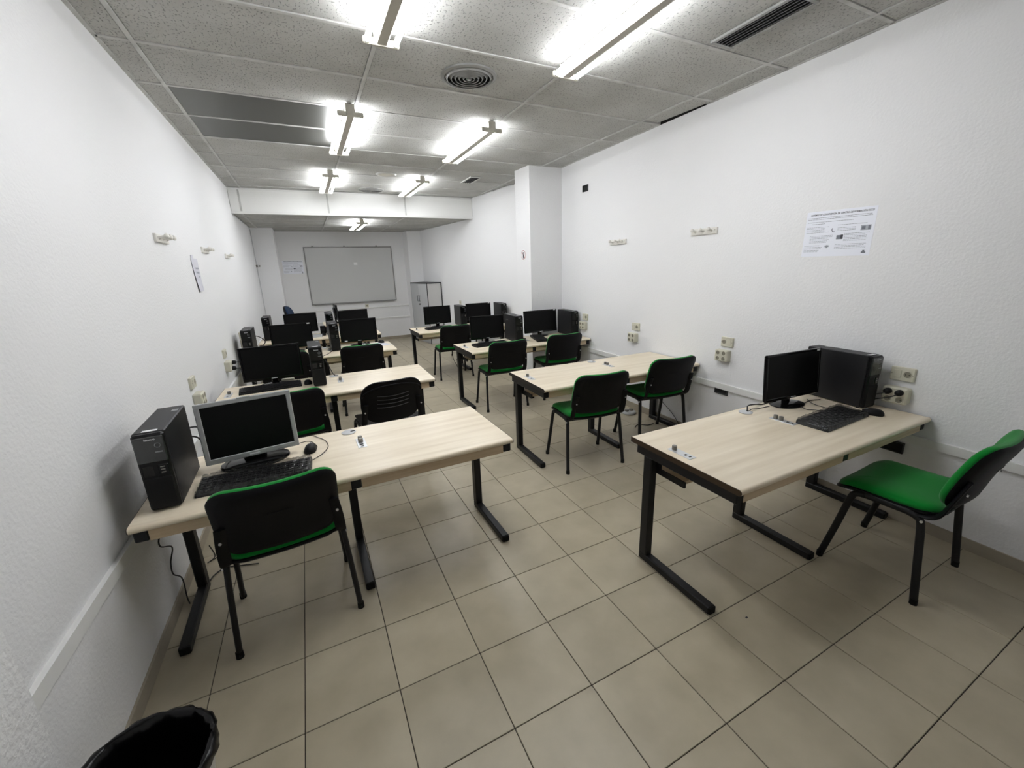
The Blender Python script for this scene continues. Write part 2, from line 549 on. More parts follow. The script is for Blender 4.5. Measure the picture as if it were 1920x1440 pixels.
# ---- main ceiling
cei = struct('ceiling', MB().box(-0.3, 4.6, Y0 - 0.2, YB + 0.15, H + 0.045, H + 0.2), 'dark_void', 'suspended ceiling of speckled mineral tiles')
cols = [0.0, 0.164, 1.356, 2.548, 3.744]
rows = [1.891 + 0.5896 * k for k in range(-8, 8)]
rows = [y for y in rows if Y0 < y < YB - 0.05]
rows = [Y0] + rows + [YB]
BAR = 0.024
for cx in cols[1:]:
    obj('ceiling_bar', MB().rbox(cx - BAR / 2, cx + BAR / 2, Y0, YB, H, H + 0.03, 0.001), 'cbar', cei)
for ry in rows[1:-1]:
    for a, b in zip(cols, cols[1:] + [xr(min(ry, 4.0))]):
        obj('ceiling_bar', MB().rbox(a + BAR / 2, b - BAR / 2, ry - BAR / 2, ry + BAR / 2, H, H + 0.03, 0.001), 'cbar', cei)
obj('wall_angle', MB().box(0, 0.022, -0.06, YB, H, H + 0.004), 'cbar', cei)
for ya, yb in ((Y0, 1.36), (1.90, 3.65)):
    obj('wall_angle', MB().prism([(xr(ya) - .022, ya), (xr(ya), ya), (xr(yb), yb), (xr(yb) - .022, yb)], H, H + 0.004), 'cbar', cei)
shared = {}
r1 = rows.index(min(rows, key=lambda v: abs(v - 2.4806)))
for ri in range(len(rows) - 1):
    a, b = rows[ri], rows[ri + 1]
    for ci in range(5):
        x0 = cols[ci]
        x1 = cols[ci + 1] if ci < 4 else xr(min(b, 4.02)) + 0.0
        if ci == 4 and a > 4.0:
            x1 = xr(b)
            if x1 < x0 + 0.03: continue
        if ci == 4 and a < 3.66 < b:
            pass
        if ci == 4 and abs((a + b) / 2 - 1.6) < 0.3:
            x1 -= 0.035
        metal = ci == 1 and ri in (r1, r1 + 1)
        g = BAR / 2 + 0.0025
        w_, d_ = (x1 - x0) - 2 * g, (b - a) - 2 * g
        key = (round(w_, 3), round(d_, 3), metal)
        if key not in shared:
            shared[key] = mesh_of('metal_panel' if metal else 'ceiling_tile', MB().rbox(-w_ / 2, w_ / 2, -d_ / 2, d_ / 2, 0, 0.014, 0.0025), 'metal_panel' if metal else 'ctile')
        o = bpy.data.objects.new('metal_panel' if metal else 'ceiling_tile', shared[key])
        C.objects.link(o); o.parent = cei
        dz = 0.003 + random.uniform(0, 0.003)
        o.location = ((x0 + x1) / 2, (a + b) / 2, H + dz)
        o.rotation_euler = (random.uniform(-.003, .003), random.uniform(-.0015, .0015), 0)
        if ci == 4 and abs((a + b) / 2 - 1.6) < 0.3:
            o.rotation_euler = (0.02, 0.02, 0)
        if metal: o['label'] = 'dark brushed metal ceiling panel'
# ---- bulkhead
bk = struct('ceiling_bulkhead', MB().box(-0.02, xr(YB) + 0.05, YB + 0.012, YB + 0.1, HL, H + 0.04), 'cbar', 'white panelled step down to the lower ceiling')
bx = [0.0, 0.13, 1.31, 2.52, xr(YB)]
for a, b in zip(bx, bx[1:]):
    obj('bulkhead_panel', MB().rbox(a + 0.006, b - 0.006, YB, YB + 0.014, HL + 0.03, H - 0.022, 0.002), 'bulk', bk)
    obj('panel_joint_bar', MB().rbox(b - 0.012, b + 0.012, YB - 0.003, YB + 0.012, HL + 0.02, H - 0.01, 0.001), 'cbar', bk)
obj('corner_trim', MB().rbox(0, xr(YB), YB - 0.008, YB + 0.016, HL - 0.006, HL + 0.03, 0.002), 'trim', bk)
obj('top_trim', MB().rbox(0, xr(YB), YB - 0.006, YB + 0.014, H - 0.024, H, 0.002), 'trim', bk)
# ---- lower ceiling
lc = struct('ceiling_lower', MB().box(-0.3, 4.4, YB + 0.08, Y1 + 0.2, HL + 0.04, HL + 0.2), 'dark_void', 'lower tiled ceiling before the end wall')
lcols = [0.0, 0.12, 1.30, 2.52]
lrows = [YB + 0.03, 6.8, 7.4, 8.0, 8.6, Y1]
for cx in lcols[1:]:
    obj('ceiling_bar', MB().rbox(cx - BAR / 2, cx + BAR / 2, lrows[0], Y1, HL, HL + 0.03, 0.001), 'cbar', lc)
for ri in range(len(lrows) - 1):
    a, b = lrows[ri], lrows[ri + 1]
    for x0, x1 in zip(lcols, lcols[1:] + [xr(b)]):
        if ri:
            obj('ceiling_bar', MB().rbox(x0 + BAR / 2, x1 - BAR / 2, a - BAR / 2, a + BAR / 2, HL, HL + 0.03, 0.001), 'cbar', lc)
        g = BAR / 2 + 0.0025
        obj('ceiling_tile', MB().rbox(x0 + g, x1 - g, a + g, b - g, HL + 0.004, HL + 0.018, 0.002), 'ctile', lc)
obj('wall_angle', MB().prism([(xr(YB) - .05, YB + .03), (xr(YB), YB + .03), (xr(Y1), Y1), (xr(Y1) - .05, Y1)], HL + 0.001, HL + 0.006), 'cbar', lc)

# ================================================================== CEILING FITTINGS
def lamp_proto():
    t = thing('fluorescent_lamp', '', 'ceiling light')
    L = 1.20
    obj('batten', MB().rbox(-0.03, 0.03, -L / 2, L / 2, -0.082, -0.004, 0.006), 'fixture', t)
    for e in (-1, 1):
        obj('end_bracket', MB().rbox(-0.095, 0.095, e * (L / 2 - 0.012) - 0.012, e * (L / 2 - 0.012) + 0.012, -0.086, -0.052, 0.006), 'fixture', t)
        obj('end_plate', MB().rbox(-0.034, 0.034, e * (L / 2) - 0.004, e * (L / 2) + 0.004, -0.087, -0.002, 0.003), 'fixture', t)
    for s_ in (-1, 1):
        tb = obj('tube', MB().cyl((s_ * 0.074, -L / 2 + 0.03, -0.070), (s_ * 0.074, L / 2 - 0.03, -0.070), 0.0135, n=10), 'tube', t)
        for e in (-1, 1):
            obj('tube_cap', MB().cyl((s_ * 0.074, e * (L / 2 - 0.03), -0.070), (s_ * 0.074, e * (L / 2 - 0.012), -0.070), 0.0142, n=10), 'alu', tb)
    return t


lp = lamp_proto()
lamps = [((1.352, 0.66, H), 'twin-tube ceiling light cut by the top edge, left of the round vent'),
         ((2.485, 0.62, H), 'twin-tube ceiling light cut by the top edge, beside the slot grille'),
         ((1.305, 2.97, H), 'twin-tube ceiling light at the end of the dark metal panels'),
         ((2.468, 2.94, H), 'twin-tube ceiling light in the middle of the right-hand light row'),
         ((1.283, 5.24, H), 'twin-tube ceiling light meeting the bulkhead, left row'),
         ((2.44, 5.25, H), 'twin-tube ceiling light meeting the bulkhead, right row'),
         ((1.84, 7.2, HL), 'twin-tube ceiling light on the lower ceiling before the whiteboard')]
for k, (p, lab) in enumerate(lamps):
    if k == 0:
        lp.location = p; tag(lp, lab, 'ceiling light', 'fluorescent ceiling lights')
    else:
        dup(lp, lab, p, 0, 'fluorescent ceiling lights')


def round_vent(lab, loc, r):
    t = thing('round_vent', lab, 'vent', loc)
    obj('rim', MB().lathe([(r * 0.86, -0.002), (r * 0.9, -0.012), (r, -0.006), (r, 0.004), (r * 0.86, 0.004)], 48, ring=True), 'vent', t)
    obj('throat', MB().lathe([(0.001, 0.0035), (r * 0.87, 0.0035), (r * 0.87, 0.0045), (0.001, 0.0045)], 40), 'dark_void', t)
    for k in range(5):
        rr = r * (0.76 - 0.145 * k)
        obj('cone_ring', MB().lathe([(rr, -0.016), (rr + r * 0.075, -0.001), (rr + r * 0.085, -0.002), (rr + 0.003, -0.019)], 40, ring=True), 'vent', t)
    obj('centre_disc', MB().lathe([(0.001, -0.02), (r * 0.09, -0.018), (r * 0.12, -0.004), (0.001, -0.003)], 24), 'vent', t)
    return t


round_vent('round aluminium ring vent between the two nearest lights', (1.985, 1.615, H), 0.185)
rv = round_vent('round ring vent close to the bulkhead', (1.935, 5.85, H), 0.19)
t = thing('ceiling_disc', 'flat cream round ceiling cover beyond the round vents', 'cover', (1.97, 4.70, H))
obj('rim', MB().lathe([(0.10, -0.004), (0.115, -0.012), (0.13, -0.002), (0.13, 0.003), (0.10, 0.003)], 40, ring=True), 'vent_white', t)
obj('disc', MB().lathe([(0.001, -0.006), (0.102, -0.004), (0.102, 0.003), (0.001, 0.003)], 40), 'fixture', t)


def slot_grille(lab, loc, w_, l_, n, framemat):
    t = thing('slot_grille', lab, 'vent', loc)
    f = 0.022
    mb = MB()
    mb.rbox(-w_ / 2, w_ / 2, -l_ / 2, -l_ / 2 + f, -0.012, 0.002, 0.002).rbox(-w_ / 2, w_ / 2, l_ / 2 - f, l_ / 2, -0.012, 0.002, 0.002)
    mb.rbox(-w_ / 2, -w_ / 2 + f, -l_ / 2 + f, l_ / 2 - f, -0.012, 0.002, 0.002).rbox(w_ / 2 - f, w_ / 2, -l_ / 2 + f, l_ / 2 - f, -0.012, 0.002, 0.002)
    obj('frame', mb, framemat, t)
    obj('throat', MB().box(-w_ / 2 + f, w_ / 2 - f, -l_ / 2 + f, l_ / 2 - f, 0.001, 0.0022), 'dark_void', t)
    for k in range(n):
        x = -w_ / 2 + f + (w_ - 2 * f) * (k + 0.5) / n
        b = MB().box(x - 0.0035, x + 0.0035, -l_ / 2 + f, l_ / 2 - f, -0.012, 0.0)
        obj('louvre', b, 'cab_edge', t)
    return t


slot_grille('long black slot grille near the right wall', (3.218, 0.41, H), 0.175, 0.50, 5, 'vent')
slot_grille('small black slot grille in front of the pillar', (3.155, 4.69, H), 0.17, 0.42, 4, 'vent_white')

# ================================================================== DESKS
DW, DD, TT = 1.64, 0.655, 0.028


def desk_proto(edge):
    t = thing('computer_desk', '', 'desk')
    z1, z0 = ZD, ZD - TT
    # top with post-formed front edge
    rr = TT / 2
    prof = [(DD / 2 - 0.003, z0), (DD / 2 - 0.003, z1)]
    for k in range(9):
        a = R(90 + 180 * k / 8)
        prof.append((-DD / 2 + rr + rr * math.cos(a), (z0 + z1) / 2 + rr * math.sin(a)))
    obj('desktop', MB().xprism(prof[::-1], -DW / 2 + 0.003, DW / 2 - 0.003), 'wood', t)
    prof2 = [(y, z) for y, z in prof]
    for s_ in (-1, 1):
        x = s_ * (DW / 2 - 0.0015)
        obj('edge_band', MB().xprism([(y, z0 + (z - z0) * 0.985) for y, z in prof[::-1]], x - 0.0015, x + 0.0015), edge, t)
    obj('rear_edge_band', MB().box(-DW / 2, DW / 2, DD / 2 - 0.003, DD / 2, z0, z1 - 0.0005), 'edge_black', t)
    lx = (-DW / 2 + 0.030, 0.0, DW / 2 - 0.030)
    for x in lx:
        w_ = 0.0225
        lg = obj('leg_frame', MB().rbox(x - w_, x + w_, -0.235, 0.235, 0.0, 0.042, 0.005)
                 .rbox(x - w_, x + w_, 0.178, 0.235, 0.038, z0 - 0.046, 0.005), 'black_metal', t)
        obj('top_rail', MB().rbox(x - w_, x + w_, -DD / 2 + 0.022, DD / 2 - 0.04, z0 - 0.05, z0, 0.004), 'black_metal', lg)
        obj('end_cap', MB().rbox(x - w_ + .002, x + w_ - .002, -0.241, -0.234, 0.003, 0.04, 0.003), 'foot', lg)
    for a, b in ((lx[0], lx[1]), (lx[1], lx[2])):
        obj('front_apron', MB().rbox(a + 0.024, b - 0.024, -DD / 2 + 0.022, -DD / 2 + 0.040, z0 - 0.052, z0, 0.002), 'apron', t)
        tr = obj('cable_tray', MB().box(a + 0.026, b - 0.026, 0.02, 0.215, z0 - 0.135, z0 - 0.118), 'apron', t)
        for s_, xx in ((1, a), (-1, b)):
            obj('tray_bracket', MB().box(xx + s_ * 0.024, xx + s_ * 0.036, 0.0, 0.215, z0 - 0.14, z0 - 0.11)
                .box(xx + s_ * 0.024, xx + s_ * 0.036, 0.16, 0.19, z0 - 0.12, z0 - 0.04), 'black_metal', tr)
        obj('rear_panel', MB().box(a + 0.024, b - 0.024, 0.262, 0.278, z0 - 0.07, z0), 'apron', t)
    # cable grommet
    g = obj('grommet', MB().lathe([(0.001, 0), (0.038, 0), (0.04, 0.003), (0.036, 0.005), (0.001, 0.005)], 28, (0.03, 0.262, z1)), 'grommet', t)
    obj('grommet_slot', MB().rbox(0.04, 0.064, 0.255, 0.27, z1 + 0.0045, z1 + 0.0056, 0.0005), 'dark_void', g)
    # connector plates let into the top
    for px_, py_, two in ((-0.752, 0.045, False), (0.075, 0.06, True)):
        p = obj('connector_plate', MB().rbox(px_ - 0.023, px_ + 0.023, py_ - 0.07, py_ + 0.07, z1 - 0.001, z1 + 0.0025, 0.001), 'alu', t)
        for k in range(2 if two else 1):
            yy = py_ + 0.045 - 0.033 * k
            obj('connector', MB().cyl((px_, yy, z1 + 0.002), (px_, yy, z1 + 0.024), 0.0125, 0.0115, 14), 'knob', p)
        obj('port', MB().box(px_ - 0.008, px_ + 0.008, py_ - 0.032, py_ - 0.02, z1 + 0.002, z1 + 0.0031), 'dark_void', p)
        obj('port', MB().box(px_ - 0.006, px_ + 0.008, py_ - 0.056, py_ - 0.048, z1 + 0.002, z1 + 0.0031), 'dark_void', p)
    return t


dp = desk_proto('edge_black')
G = 'computer desks in two rows'
dp.location = (0.882, 0.853, 0); dp.rotation_euler = (0, 0, 0.012)
tag(dp, 'nearest left desk, carrying the silver-framed monitor', 'desk', G)
for lab, x, y, a in (('left-row desk with the black plastic chair and a single tower', 0.886, 2.395, -0.016),
                     ('third desk of the left row, with two towers and two monitors', 0.884, 4.06, -0.012),
                     ('farthest desk of the left row, below the whiteboard', 0.935, 5.57, -0.02),
                     ('empty desk of the right row, no computers on it', 3.148, 1.552, -0.026),
                     ('right-row desk just before the pillar, with two towers', 3.180, 3.25, 0.0),
                     ('farthest desk of the right row, in front of the cabinet', 3.045, 5.12, 0.004)):
    dup(dp, lab, (x, y, 0), a, G)
d2 = desk_proto('edge_brown')
d2.location = (3.091, -0.0975, 0); d2.rotation_euler = (0, 0, -0.006)
tag(d2, 'nearest right desk with a brown side edge and one computer', 'desk', G)

# ================================================================== CHAIRS
def seat_def(x, y, h):
    z = 0.452 + h - 0.012 * math.cos(min(abs(x) / 0.23, 1) * math.pi / 2) * (1 if y < 0.1 else 0.6)
    z += -0.035 * max(0, (y - 0.1) / 0.11) ** 2 + 0.012 * max(0, (-y - 0.1) / 0.1)
    return (x, y + 0.005, z)


BT = R(15)
def back_def(x, y, h):          # y is height along the backrest, h towards the front
    curve = 0.035 * (x / 0.23) ** 2
    lum = 0.012 * math.cos((y + 0.05) / 0.16 * math.pi / 2)
    a = h + curve + lum - 0.015
    yc = -0.268 + a * math.cos(BT) - y * math.sin(BT)
    zc = 0.664 + y * math.cos(BT) + a * math.sin(BT)
    return (x, yc, zc)


def chair_proto(padded):
    t = thing('stacking_chair', '', 'chair')
    if padded:
        obj('seat_cushion', MB().pillow(0.455, 0.415, 0.075, [(0.03, 0), (0.004, 0.004), (0, 0.015), (0.005, 0.03), (0.02, 0.04), (0.05, 0.046), (0.1, 0.05)], seat_def), 'green', t, 60)
        obj('seat_shell', MB().pillow(0.47, 0.43, 0.08, [(0.06, -0.022), (0.02, -0.018), (0.0, -0.004), (0, 0.006), (0.012, 0.008)], seat_def), 'chair_shell', t, 50)
        obj('backrest_cushion', MB().pillow(0.456, 0.336, 0.072, [(0.03, 0.0), (0.004, 0.004), (0, 0.014), (0.001, 0.026), (0.01, 0.036), (0.03, 0.042), (0.08, 0.045)], back_def), 'green', t, 60)
        bs = obj('backrest_shell', MB().pillow(0.465, 0.342, 0.075, [(0.07, -0.016), (0.03, -0.014), (0.006, -0.006), (0, 0.004), (0.008, 0.008)], back_def), 'chair_shell', t, 50)
        sl = MB()
        for k in range(2):
            pts = [back_def(-0.05 + 0.1 * i / 6, 0.03 - 0.02 * k, -0.0172) for i in range(7)]
            if k == 0: sl.tube(pts, 0.0012, 6)
        obj('moulded_line', sl, 'black_plastic', bs)
    else:
        obj('seat_panel', MB().pillow(0.465, 0.42, 0.085, [(0.05, 0.004), (0.006, 0.006), (0, 0.012), (0.004, 0.02), (0.02, 0.024)], seat_def), 'seat_plastic', t, 60)
        bs = obj('backrest_panel', MB().pillow(0.465, 0.36, 0.13, [(0.06, -0.004), (0.02, -0.004), (0, 0.0), (0, 0.012), (0.02, 0.016)], back_def), 'chair_shell', t, 60)
        obj('back_rim', MB().tube([back_def(*p, -0.004) for p in [(0.2 * math.cos(R(a)) * 1.12, 0.045 + 0.105 * math.sin(R(a))) for a in range(0, 181, 12)]], 0.006, 8), 'chair_shell', bs)
        for k in range(4):
            obj('back_rib', MB().tube([back_def(-0.12 + 0.24 * i / 8, 0.06 - 0.034 * k - 0.012 * math.cos((i - 4) / 4 * 1.3), -0.006) for i in range(9)], 0.003, 6), 'seat_plastic', bs)
    for s_ in (-1, 1):
        x = s_ * 0.232
        # front and rear oval-tube legs meet in a rounded shoulder under the seat
        front = [(s_ * 0.255, 0.205, 0.008), (s_ * 0.244, 0.16, 0.22), (s_ * 0.236, 0.125, 0.395), (s_ * 0.233, 0.105, 0.43), (s_ * 0.232, 0.07, 0.438)]
        rear = [(s_ * 0.255, -0.2, 0.008), (s_ * 0.245, -0.175, 0.22), (s_ * 0.236, -0.155, 0.385), (s_ * 0.233, -0.14, 0.425), (s_ * 0.232, -0.10, 0.438)]
        for pts in (front, rear):
            lg = obj('leg', MB().tube(smooth_path(pts, 4), 0.0125, 12, 0.0165, up=(1, 0, 0)), 'black_metal', t, 60)
            p = pts[0]
            obj('foot_cap', MB().cyl((p[0], p[1], 0.0), (p[0], p[1], 0.03), 0.0158, 0.0148, 12), 'foot', lg)
        obj('side_rail', MB().tube([(x, -0.11, 0.438), (x, 0.08, 0.438)], 0.0095, 10, 0.0155, up=(1, 0, 0)), 'black_metal', t)
        br = obj('back_bracket', MB().tube(smooth_path([(s_ * 0.218, -0.10, 0.44), (s_ * 0.222, -0.17, 0.446), (s_ * 0.222, -0.205, 0.475), (s_ * 0.217, -0.232, 0.56), (s_ * 0.205, -0.262, 0.66)], 4), 0.008, 10, 0.024, up=(0, 1, 0.2)), 'chair_shell', t, 60)
        obj('bolt', MB().cyl((s_ * 0.215, -0.268, 0.60), (s_ * 0.215, -0.262, 0.60), 0.006, n=10), 'bolt', br)
        obj('bolt', MB().cyl((s_ * 0.244, -0.155, 0.42), (s_ * 0.251, -0.155, 0.42), 0.006, n=10), 'bolt', br)
    for y in (0.11, -0.135):
        obj('cross_tube', MB().cyl((-0.232, y, 0.428), (0.232, y, 0.428), 0.0095, n=12), 'black_metal', t)
    return t


cp = chair_proto(True)
G = 'green upholstered stacking chairs'
cp.location = (0.553, 0.70, 0); cp.rotation_euler = (0, 0, R(4.5))
tag(cp, 'green padded chair facing the silver-framed monitor', 'chair', G)
for lab, x, y, a in (('green padded chair by the right wall, seat fully in view', 3.432, -0.53, 2),
                     ('green padded chair at the empty desk, aisle side', 2.752, 1.32, -7),
                     ('green padded chair at the empty desk, wall side', 3.585, 1.41, -7),
                     ('green padded chair at the pillar-side desk, aisle side', 2.76, 3.03, -3),
                     ('green padded chair at the pillar-side desk, wall side', 3.545, 3.06, -5),
                     ('green padded chair at the farthest right desk', 2.70, 4.72, -2),
                     ('green padded chair beside the black plastic chair', 0.575, 2.12, 2),
                     ('green padded chair at the third left desk, aisle side', 1.275, 3.80, 0),
                     ('green padded chair at the third left desk, seen between monitor and tower', 0.50, 3.82, 0),
                     ('padded chair behind the farthest right desk, a strip of back showing', 3.42, 6.02, 0)):
    dup(cp, lab, (x, y, 0), R(a), G)
bc = chair_proto(False)
bc.location = (1.258, 2.02, 0); bc.rotation_euler = (0, 0, R(5))
tag(bc, 'all-black plastic stacking chair with ribbed back', 'chair')

# blue swivel chair at the far end
t = thing('office_chair', 'blue swivel chair, top of its back showing over a monitor', 'chair', (0.66, 7.45, 0), R(-100))
def ob_def(x, y, h):
    return (x, -0.24 + h + 0.05 * (x / 0.22) ** 2 - y * 0.12, 0.80 + y)
obj('backrest', MB().pillow(0.42, 0.50, 0.16, [(0.03, 0), (0.0, 0.02), (0.005, 0.045), (0.03, 0.06), (0.08, 0.066)], ob_def), 'blue', t, 60)
obj('back_shell', MB().pillow(0.43, 0.51, 0.165, [(0.05, -0.02), (0.01, -0.012), (0, 0.006), (0.01, 0.012)], ob_def), 'black_plastic', t, 60)
obj('seat', MB().pillow(0.47, 0.46, 0.12, [(0.03, 0), (0, 0.02), (0.005, 0.045), (0.03, 0.06), (0.08, 0.066)], lambda x, y, h: (x, y + 0.02, 0.42 + h)), 'blue', t, 60)
obj('back_bar', MB().tube(smooth_path([(0, 0.0, 0.41), (0, -0.22, 0.42), (0, -0.29, 0.5), (0, -0.275, 0.7)]), 0.02, 8, 0.03), 'black_plastic', t)
obj('gas_column', MB().cyl((0, 0, 0.1), (0, 0, 0.42), 0.025), 'black_plastic', t)
bs_ = obj('star_base', MB().cyl((0, 0, 0.07), (0, 0, 0.12), 0.04), 'black_plastic', t)
for k in range(5):
    a = R(72 * k)
    c, s_ = math.cos(a), math.sin(a)
    obj('base_arm', MB().tube([(0.03 * c, 0.03 * s_, 0.1), (0.29 * c, 0.29 * s_, 0.065)], 0.018, 8, 0.014), 'black_plastic', bs_)
    obj('castor', MB().cyl((0.29 * c - 0.02 * s_, 0.29 * s_ + 0.02 * c, 0.028), (0.29 * c + 0.02 * s_, 0.29 * s_ - 0.02 * c, 0.028), 0.028), 'black_plastic', bs_)

# teacher's table at the far end, hidden by the rows in front
t = thing('teacher_table', 'wood table at the far end with an edge-on monitor', 'desk', (1.38, 7.1, 0))
obj('tabletop', MB().rbox(-0.38, 0.38, -0.33, 0.33, 0.69, 0.718, 0.004), 'wood', t)
for sx in (-1, 1):
    for sy in (-1, 1):
        obj('leg', MB().rbox(sx * 0.34 - 0.02, sx * 0.34 + 0.02, sy * 0.28 - 0.02, sy * 0.28 + 0.02, 0, 0.69, 0.003), 'black_metal', t)

# ================================================================== COMPUTERS
PW, PD, PH = 0.102, 0.39, 0.331
def pc_proto(film):
    t = thing('computer_tower', '', 'computer')
    obj('case', MB().rbox(-PW / 2, PW / 2, 0.022, PD, 0.006, PH, 0.004), 'case', t)
    fp = obj('front_panel', MB().rbox(-PW / 2 + 0.001, PW / 2 - 0.001, 0.0, 0.024, 0.006, PH - 0.002, 0.007), 'case_front', t)
    obj('upper_fascia', MB().rbox(-PW / 2 + 0.004, PW / 2 - 0.004, -0.003, 0.01, PH * 0.64, PH - 0.012, 0.003), 'case_film' if film else 'gloss_black', fp)
    obj('lower_fascia', MB().rbox(-PW / 2 + 0.006, PW / 2 - 0.006, -0.0035, 0.006, 0.016, PH * 0.44, 0.003), 'black_plastic', fp)
    obj('port_strip', MB().rbox(0.008, PW / 2 - 0.010, -0.002, 0.006, PH * 0.47, PH * 0.60, 0.002), 'gloss_black', fp)
    for k in range(3):
        obj('port', MB().box(0.016, 0.030, -0.0028, -0.001, PH * (0.495 + 0.035 * k), PH * (0.51 + 0.035 * k)), 'knob', fp)
    obj('drive_slot', MB().rbox(-PW / 2 + 0.012, -0.004, -0.002, 0.004, PH * 0.47, PH * 0.60, 0.002), 'dark_void', fp)
    rot90 = Matrix.Rotation(R(90), 4, 'X')
    obj('brand_lettering', text_mb('lenovo', 0.0125, 0, 0.0003).xf(Matrix.Translation((0.006, -0.0034, PH - 0.024)) @ rot90), 'letter', fp)
    ring = MB().tube([(0.026 + 0.009 * math.cos(2 * math.pi * k / 24), -0.0036, PH - 0.05 + 0.009 * math.sin(2 * math.pi * k / 24)) for k in range(25)], 0.0011, 6, caps=False)
    obj('power_button', ring, 'ring', fp)
    obj('drive_label', MB().box(0.014, 0.038, -0.0036, -0.003, PH - 0.080, PH - 0.075), 'ring', fp)
    obj('sticker', MB().box(-0.022, 0.026, 0.03, 0.05, PH, PH + 0.0006), 'label', t)
    obj('sticker', MB().box(0.018, 0.042, PD - 0.09, PD - 0.06, PH, PH + 0.0005), 'ring', t)
    for sx in (-1, 1):
        for y in (0.04, PD - 0.04):
            obj('foot', MB().cyl((sx * 0.036, y, 0), (sx * 0.036, y, 0.008), 0.009, n=10), 'foot', t)
    return t


pcA = pc_proto(True)
G = 'black desktop computer towers'
pcA.location = (0.172, 0.612, ZD); pcA.rotation_euler = (0, 0, R(1.5))
tag(pcA, 'black computer tower nearest the left wall, beside the silver-framed monitor', 'computer', G)
dup(pcA, 'black computer tower by the right wall, next to the double plugs', (3.80, -0.17, ZD), R(-7), G)
pcB = pc_proto(False)
pcB.location = (0.80, 2.345, ZD); pcB.rotation_euler = (0, 0, R(1))
tag(pcB, 'black computer tower in the middle of the second left desk', 'computer', G)
for lab, x, y, a in (('black computer tower in the middle of the third left desk', 1.033, 4.0, 1),
                     ('black computer tower against the left wall on the third desk', 0.137, 4.02, 0),
                     ('black computer tower against the left wall on the farthest desk', 0.221, 5.50, 0),
                     ('black computer tower in the middle of the farthest left desk', 1.061, 5.50, 0),
                     ('black computer tower in the middle of the pillar-side desk', 3.105, 3.18, -4),
                     ('black computer tower at the wall end of the pillar-side desk', 3.925, 3.17, -4),
                     ('black computer tower in the middle of the farthest right desk', 3.045, 5.06, -3),
                     ('black computer tower at the wall end of the farthest right desk', 3.76, 5.03, -4)):
    dup(pcB, lab, (x, y, ZD), R(a), G)


def monitor_proto(W, Ht, zb, frame, tilt, base='oval', bez=0.017, logo=True, sticker=None):
    """front faces -y; zb = height of the panel's lower edge above the desk"""
    t = thing('monitor', '', 'monitor')
    X = Matrix.Translation((0, 0.0, zb)) @ Matrix.Rotation(-tilt, 4, 'X')
    mb = MB()
    ft = 0.018
    mb.rbox(-W / 2, W / 2, 0, ft, 0, bez * 1.25, 0.003).rbox(-W / 2, W / 2, 0, ft, Ht - bez, Ht, 0.003)
    mb.rbox(-W / 2, -W / 2 + bez, 0, ft, bez * 0.9, Ht - bez * 0.9, 0.003).rbox(W / 2 - bez, W / 2, 0, ft, bez * 0.9, Ht - bez * 0.9, 0.003)
    fr = obj('bezel', mb.xf(X), frame, t)
    obj('screen', MB().box(-W / 2 + bez - .002, W / 2 - bez + .002, 0.004, 0.008, bez - .002, Ht - bez + .002).xf(X), 'screen', t)
    sh = obj('back_shell', MB().rbox(-W / 2 + 0.004, W / 2 - 0.004, 0.012, 0.03, 0.004, Ht - 0.004, 0.006)
             .rbox(-W * 0.3, W * 0.3, 0.028, 0.055, Ht * 0.16, Ht * 0.8, 0.012).xf(X), 'black_plastic' if frame != 'silver' else 'silver', t)
    if base == 'oval':
        obj('neck', MB().rbox(-0.028, 0.028, 0.030, 0.062, 0.008, zb + 0.09, 0.01), 'gloss_black', t)
        obj('base', MB().lathe([(0.001, 0.0), (0.118, 0.0), (0.12, 0.006), (0.09, 0.013), (0.03, 0.02), (0.001, 0.02)], 36).xf(Matrix.Translation((0, 0.035, 0)) @ Matrix.Diagonal((1, 0.72, 1, 1))), 'gloss_black', t)
    else:
        obj('neck', MB().rbox(-0.05, 0.05, 0.035, 0.06, 0.01, zb + 0.1, 0.008), 'black_plastic', t)
        obj('base', MB().lathe([(0.001, 0.0), (0.148, 0.0), (0.152, 0.008), (0.148, 0.018), (0.12, 0.024), (0.001, 0.026)], 36).xf(Matrix.Translation((0, 0.03, 0)) @ Matrix.Diagonal((1, 0.62, 1, 1))), 'gloss_black', t)
    if logo:
        obj('brand_mark', MB().box(-0.022, 0.022, -0.0006, 0.0005, bez * 0.45, bez * 0.75).xf(X), 'letter', fr)
    if frame == 'silver':
        obj('camera_bump', MB().rbox(-0.028, 0.028, -0.001, 0.016, Ht - 0.002, Ht + 0.003, 0.001).xf(X), 'silver', fr)
        obj('buttons', MB().rbox(0.10, 0.155, -0.0006, 0.001, bez * 0.3, bez * 0.5, 0.0004).xf(X), 'ring', fr)
    if sticker:
        sx, sz, sw = sticker
        obj('sticker', MB().box(sx - sw, sx + sw, -0.001, 0.0005, sz - 0.006, sz + 0.006).xf(X), 'label', fr)
    return t


